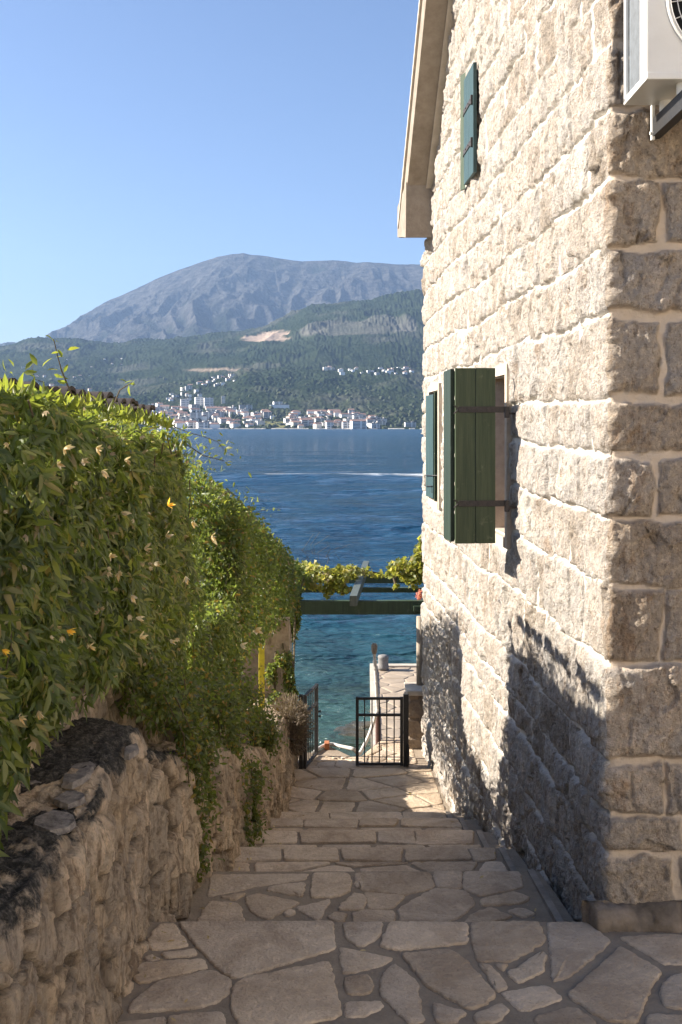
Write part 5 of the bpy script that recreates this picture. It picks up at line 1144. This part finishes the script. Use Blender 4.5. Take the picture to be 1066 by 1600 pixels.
def mountain():
    d = np.linspace(7600, 13200, 260); D, PX = np.meshgrid(d, COLS, indexing='ij'); M = el_M(PX)
    f = (D-7600)/(12000-7600)
    e = np.where(D <= 12000, 60+(M-60)*(np.clip(f, 0, 1)**1.1), M-(D-12000)/1200*60)
    x = (PX-CX)*D/F_PX
    wv = x+900*vn(x/2600, D/2600, seed=140)
    rid = 1-2*np.abs(vn(wv/900, D/2400, seed=141)); rid2 = 1-2*np.abs(vn(wv/330+3, D/900, seed=142)); rid3 = 1-2*np.abs(vn(wv/140, D/420, seed=143))
    env = np.clip(4*f*(1-f)+0.06, 0, 1)*(D <= 12600)
    e = e+env*(14*rid+12*rid2+9*rid3+6*fbm(x/110, D/260, o=5, seed=144, g=0.62)+5*facets(x, D, 520, 900, 147)+3*facets(x, D, 190, 330, 148))+0.8*fbm(x/200, D/300, o=4, seed=145)
    Z = EYE+e*D/F_PX
    rk = sst(-0.25, 0.35, -0.35+0.85*sst(0.1, 0.8, f)+0.35*rid3+0.9*fbm(x/260, D/420, o=5, seed=146, g=0.6))
    t = terrain_mat('bare_mountain', [(0.014, 0.020, 0.012), (0.022, 0.028, 0.017), (0.04, 0.044, 0.028), (0.03, 0.035, 0.022)], 0.02, [(0.020, 0.020, 0.019), (0.125, 0.118, 0.108)])
    t.bump(t.noise(0.012, 6, 0.75), 60, 1.0)
    o = mesh_np('mountain', np.stack([x, D, Z], -1).reshape(-1, 3), grid_faces(*D.shape)[:, ::-1], t.m, None, True, {'rock': rk}); o['kind'] = 'structure'
mountain()

# ------------------------------------------------------------------ town across the water
def town():
    gpx = np.linspace(-60, 700, 761); DD, PP = np.meshgrid(dH, gpx, indexing='ij'); ZZ, XX = hills_z(PP, DD); ROW = HY-(ZZ-EYE)*F_PX/DD
    def place(px, row):
        j = int(round(px+60)); col = ROW[:, j]
        k = np.where(col <= row)[0]; k = k[0] if len(k) else len(dH)-1
        return dH[k], ZZ[k, j]
    cols = [(0.82, 0.80, 0.77), (0.68, 0.66, 0.64), (0.74, 0.68, 0.58), (0.56, 0.53, 0.50)]
    WM = []
    for i, c in enumerate(cols):
        t = NT('town_wall_%s' % ('white', 'grey', 'cream', 'dim')[i]); t.col(c)
        WM.append(t.m)
    ROOFM = [mat_simple('clay_roof', (0.30, 0.175, 0.13), (0.26, 0.165, 0.13), 0.3, 0), mat_simple('grey_flat_roof', (0.30, 0.28, 0.27), (0.24, 0.23, 0.22), 0.3, 0)]
    WIND = mat_simple('dark_window', (0.05, 0.055, 0.065), (0.05, 0.055, 0.065), 1, 0)
    def house_meshes(key, w, dp, h, roof, wall, nwin, nfl):
        a = MB(); a.box((0, 0, h/2-4), (w, dp, h+8)); me = a.build('wall', wall)
        b = MB()
        if roof == 'gable':
            b.prism([(-dp/2-0.6, h), (dp/2+0.6, h), (0, h+min(dp, 14)*0.28)], 0, -w/2-0.6, w/2+0.6); rm = ROOFM[0]
        elif roof == 'hip':
            b.hexa([(-w/2-.6, -dp/2-.6, h), (w/2+.6, -dp/2-.6, h), (w/2+.6, dp/2+.6, h), (-w/2-.6, dp/2+.6, h)], [(-w/4, -0.4, h+dp*0.25), (w/4, -0.4, h+dp*.25), (w/4, 0.4, h+dp*.25), (-w/4, 0.4, h+dp*.25)]); rm = ROOFM[0]
        else:
            b.box((0, 0, h+0.4), (w+0.6, dp+0.6, 0.8)); b.box((w*0.2, 0, h+1.8), (w*0.2, dp*0.4, 2.2)); rm = ROOFM[1]
        r = b.build('roof', rm)
        out = [me, r]
        if nfl >= 4:
            step = 2 if nfl > 6 else 1
            for fl in range(0, nfl, step):
                c = MB(); c.box((0, -dp/2-0.1, h*(fl+0.55)/nfl), (w*0.86, 0.5, h/nfl*0.5)); out.append(c.build('window_row', WIND))
            c = MB(); c.box((w*0.1, -dp/2-0.7, h*0.5), (w*0.12, 1.4, h*0.98)); out.append(c.build('stair_tower', wall))
        return out
    def mk(name, px, row, proto, sc, label, cat, group, rot):
        d, z = place(px, row); root = empty(name, (wx(px, d), d, z)); root.rotation_euler.z = rot; root.scale = sc
        tag(root, label, cat, group)
        for src in proto:
            o = src.copy(); COL.objects.link(o); o.parent = root
        return root
    protos = {}
    def proto(key):
        if key not in protos:
            roof, wi, kind = key
            dims = {'house': (12, 10, 7, 3, 2), 'block': (24, 14, 13, 6, 4), 'tower': (24, 18, 32, 6, 10), 'slab': (34, 16, 19, 9, 6), 'long': (60, 14, 9, 14, 2)}[kind]
            protos[key] = house_meshes(key, dims[0], dims[1], dims[2], roof, WM[wi], dims[3], dims[4])
        return protos[key]
    P2M = 1/F_PX
    named = [  # px, base row, kind, roof, wall, width px, height px, label
        (289, 640, 'tower', 'flat', 1, 13, 16, 'grey tower block standing furthest left above the far shore'),
        (311, 635, 'tower', 'flat', 0, 12, 14, 'pale tower block, left half of the adjoining pair above the far town'),
        (326, 636, 'tower', 'flat', 1, 14, 14, 'grey tower block, right half of the adjoining pair above the far town'),
        (349, 630, 'tower', 'flat', 2, 6, 11, 'slim cream tower at the edge of the woods above the far town'),
        (306, 657, 'slab', 'flat', 0, 18, 12, 'white apartment slab, leftmost of three in a row in the far town'),
        (324, 655, 'slab', 'flat', 0, 15, 11, 'white apartment slab in the middle of three in a row in the far town'),
        (343, 654, 'slab', 'flat', 1, 14, 10, 'grey apartment slab, rightmost of three in a row in the far town'),
        (339, 644, 'long', 'gable', 2, 34, 6, 'long low red-roofed building below the slim cream tower'),
        (384, 641, 'slab', 'flat', 1, 20, 8, 'broad grey block in front of the dark wood on the far shore'),
        (437, 639, 'long', 'flat', 0, 30, 6, 'long pale hotel terrace among the trees above the grassy field'),
        (434, 634, 'slab', 'flat', 0, 14, 6, 'pale upper storey block behind the long hotel terrace'),
        (495, 649, 'long', 'gable', 0, 30, 6, 'long white building with a bright red roof right of the field'),
        (522, 650, 'block', 'gable', 0, 18, 8, 'white house with red roof next to the long red-roofed building'),
        (549, 649, 'block', 'gable', 0, 9, 8, 'narrow white house with red roof above the wide grey block'),
        (550, 657, 'long', 'flat', 3, 34, 9, 'wide grey block behind the waterfront houses'),
        (515, 671, 'block', 'gable', 0, 11, 11, 'white waterfront villa with red roof, first right of the field'),
        (528, 669, 'block', 'hip', 0, 12, 11, 'white waterfront villa with hipped red roof beside the first villa'),
        (541, 670, 'block', 'flat', 0, 12, 10, 'flat-roofed white waterfront house between red-roofed villas'),
        (560, 671, 'slab', 'gable', 0, 24, 13, 'big white waterfront building under a red roof'),
        (579, 664, 'block', 'gable', 0, 12, 9, 'red-roofed house up the slope behind the big waterfront building'),
        (586, 670, 'block', 'flat', 0, 14, 8, 'white waterfront house, last in the row before the woods'),
        (641, 668, 'block', 'flat', 1, 17, 8, 'lone pale building by the water close to the stone house'),
        (498, 662, 'block', 'hip', 2, 16, 9, 'cream house with hipped roof behind the waterfront right of the field'),
        (464, 668, 'block', 'gable', 2, 13, 8, 'cream house with red roof just right of the grassy field')]
    for px, row, kind, roof, wi, wp, hp, lab in named:
        d, z = place(px, row); dims = {'block': (24, 13), 'tower': (24, 32), 'slab': (34, 19), 'long': (60, 9)}[kind]
        sx = wp*d/F_PX/dims[0]; sz = hp*d/F_PX/dims[1]
        mk('apartment_building' if kind in ('tower', 'slab') else 'town_building', px, row, proto((roof, wi, kind)), (sx, min(1.2, sx), sz), lab, 'building', 'landmark buildings across the water', random.uniform(0.12, 0.4))
    r = random.Random(5)
    CN = ('white', 'grey', 'cream', 'dull grey'); RN = {'gable': 'red pitched roof', 'hip': 'red hipped roof', 'flat': 'flat roof'}
    def small(px, row, group, where, sc=1.0):
        roof = r.choice(('gable', 'hip', 'flat', 'flat')); kind = r.choice(('house', 'house', 'house', 'block')); wi = r.choice((0, 0, 1, 2, 3))
        k = sc*r.uniform(0.8, 1.4)*(0.75 if kind == 'block' else 1)
        lab = (('tiny ' if k < 0.85 else 'little ') if sc < 1 else ('small ' if k < 1.15 else ('mid-sized ' if k < 1.45 else 'larger ')))+CN[wi]+(' block, ' if kind == 'block' else ' house, ')+RN[roof]+', '+where
        mk('town_house', px, row, proto((roof, wi, kind)), (k*r.uniform(.9, 1.4), k, k*r.uniform(0.9, 1.3)), lab, 'house', group, r.uniform(0.15, 0.8))
    n = 0
    while n < 200:
        px = r.uniform(225, 605); row = r.uniform(640, 671)
        lim = np.interp(px, [225, 290, 400, 450, 520, 605], [628, 638, 646, 652, 646, 660])
        if row < lim or (408 < px < 448 and row > 656): continue
        z1 = 'far waterfront' if row > 665 else ('far mid-town' if row > 655 else 'top of far town')
        z2 = 'just past the hedge' if px < 290 else ('below the three slabs' if px < 350 else ('before the grassy field' if px < 428 else ('after the grassy field' if px < 500 else 'towards the woods')))
        small(px, row, 'small houses of the town along the far shore', z1+' '+z2, 1.25); n += 1
    for k in range(36):
        px = r.gauss(570, 48) if k % 3 else r.uniform(600, 655)
        small(px, r.uniform(577, 586), 'scattered houses on the ridge above the far woods', 'on the wooded ridge, '+('near the stone house' if px > 590 else ('middle' if px > 545 else 'left end')), 0.85)
    for k in range(40):
        t_ = r.random(); small(min(650, 235+130*t_+r.gauss(0, 8)), 636-46*t_+r.gauss(0, 5), 'houses climbing the slope left of the far wood', ('high' if t_ > .66 else ('halfway' if t_ > .33 else 'low'))+' on the slope left of the wood', 0.9)
    for k in range(26):
        px = r.uniform(2, 200); small(px, r.uniform(560, 612), 'houses dotted over the green hillside above the hedge', 'on the green hillside '+('above the hedge end' if px > 120 else 'above the vine sprig'), 0.6)
    for p in protos.values():
        for o in p: bpy.data.objects.remove(o)
    # tree clumps between the houses, and the pale shore line
    P = []
    for k in range(900):
        px = r.uniform(-50, 690); row = r.uniform(590, 671) if r.random() < 0.5 else r.uniform(640, 671)
        d, z = place(max(-59, min(699, px)), row); P.append((wx(px, d), d+r.uniform(-8, 8), z+1, r.uniform(3.5, 8)))
    b = bmesh.new(); bmesh.ops.create_icosphere(b, subdivisions=2, radius=1); T = np.array([v.co for v in b.verts]); Fi = np.array([[v.index for v in f.verts] for f in b.faces]); b.free()
    P = np.array(P); V = P[:, None, :3]+T[None]*P[:, None, 3:4]*(1+0.35*rng.normal(size=(len(P), len(T), 1)))*np.array([1, 1, 1.1])
    off = (np.arange(len(P))*len(T))[:, None, None]
    o = mesh_np('woodland', V.reshape(-1, 3), (Fi[None]+off).reshape(-1, 3), mat_simple('far_trees', (0.022, 0.034, 0.014), (0.05, 0.06, 0.025), 0.08, 0)); tag(o, 'dark trees scattered between the houses of the far town', 'trees', kind='stuff')
    s_ = MB(); xs = np.linspace(wx(-50, 2995), wx(690, 2995), 90); 
    for a, b_ in zip(xs, xs[1:]):
        if r.random() < 0.85: s_.hexa([(a, 2985, SEA-1), (b_, 2985, SEA-1), (b_, 3010, SEA-1), (a, 3010, SEA-1)], [(a, 2986, SEA+0.6+r.random()*2.2), (b_, 2986, SEA+0.6+r.random()*2.2), (b_, 3010, SEA+2.6), (a, 3010, SEA+2.6)])
    s_.build('beach', mat_simple('pale_shore', (0.5, 0.46, 0.4), (0.4, 0.37, 0.33), 0.05, 0))['kind'] = 'structure'
town()

# ------------------------------------------------------------------ air between here and the mountains
hz = MB(); hz.box((0, 5400, 1045), (26000, 16400, 2114)); hm = bpy.data.materials.new('air'); hm.use_nodes = True; ht = hm.node_tree; ht.nodes.clear()
vo = ht.nodes.new('ShaderNodeOutputMaterial'); pv = ht.nodes.new('ShaderNodeVolumePrincipled'); ht.links.new(pv.outputs[0], vo.inputs['Volume'])
pv.inputs['Density'].default_value = 4.2e-5; pv.inputs['Color'].default_value = (0.38, 0.57, 0.90, 1); pv.inputs['Anisotropy'].default_value = 0.2
ho = hz.build('haze', hm); ho['kind'] = 'stuff'
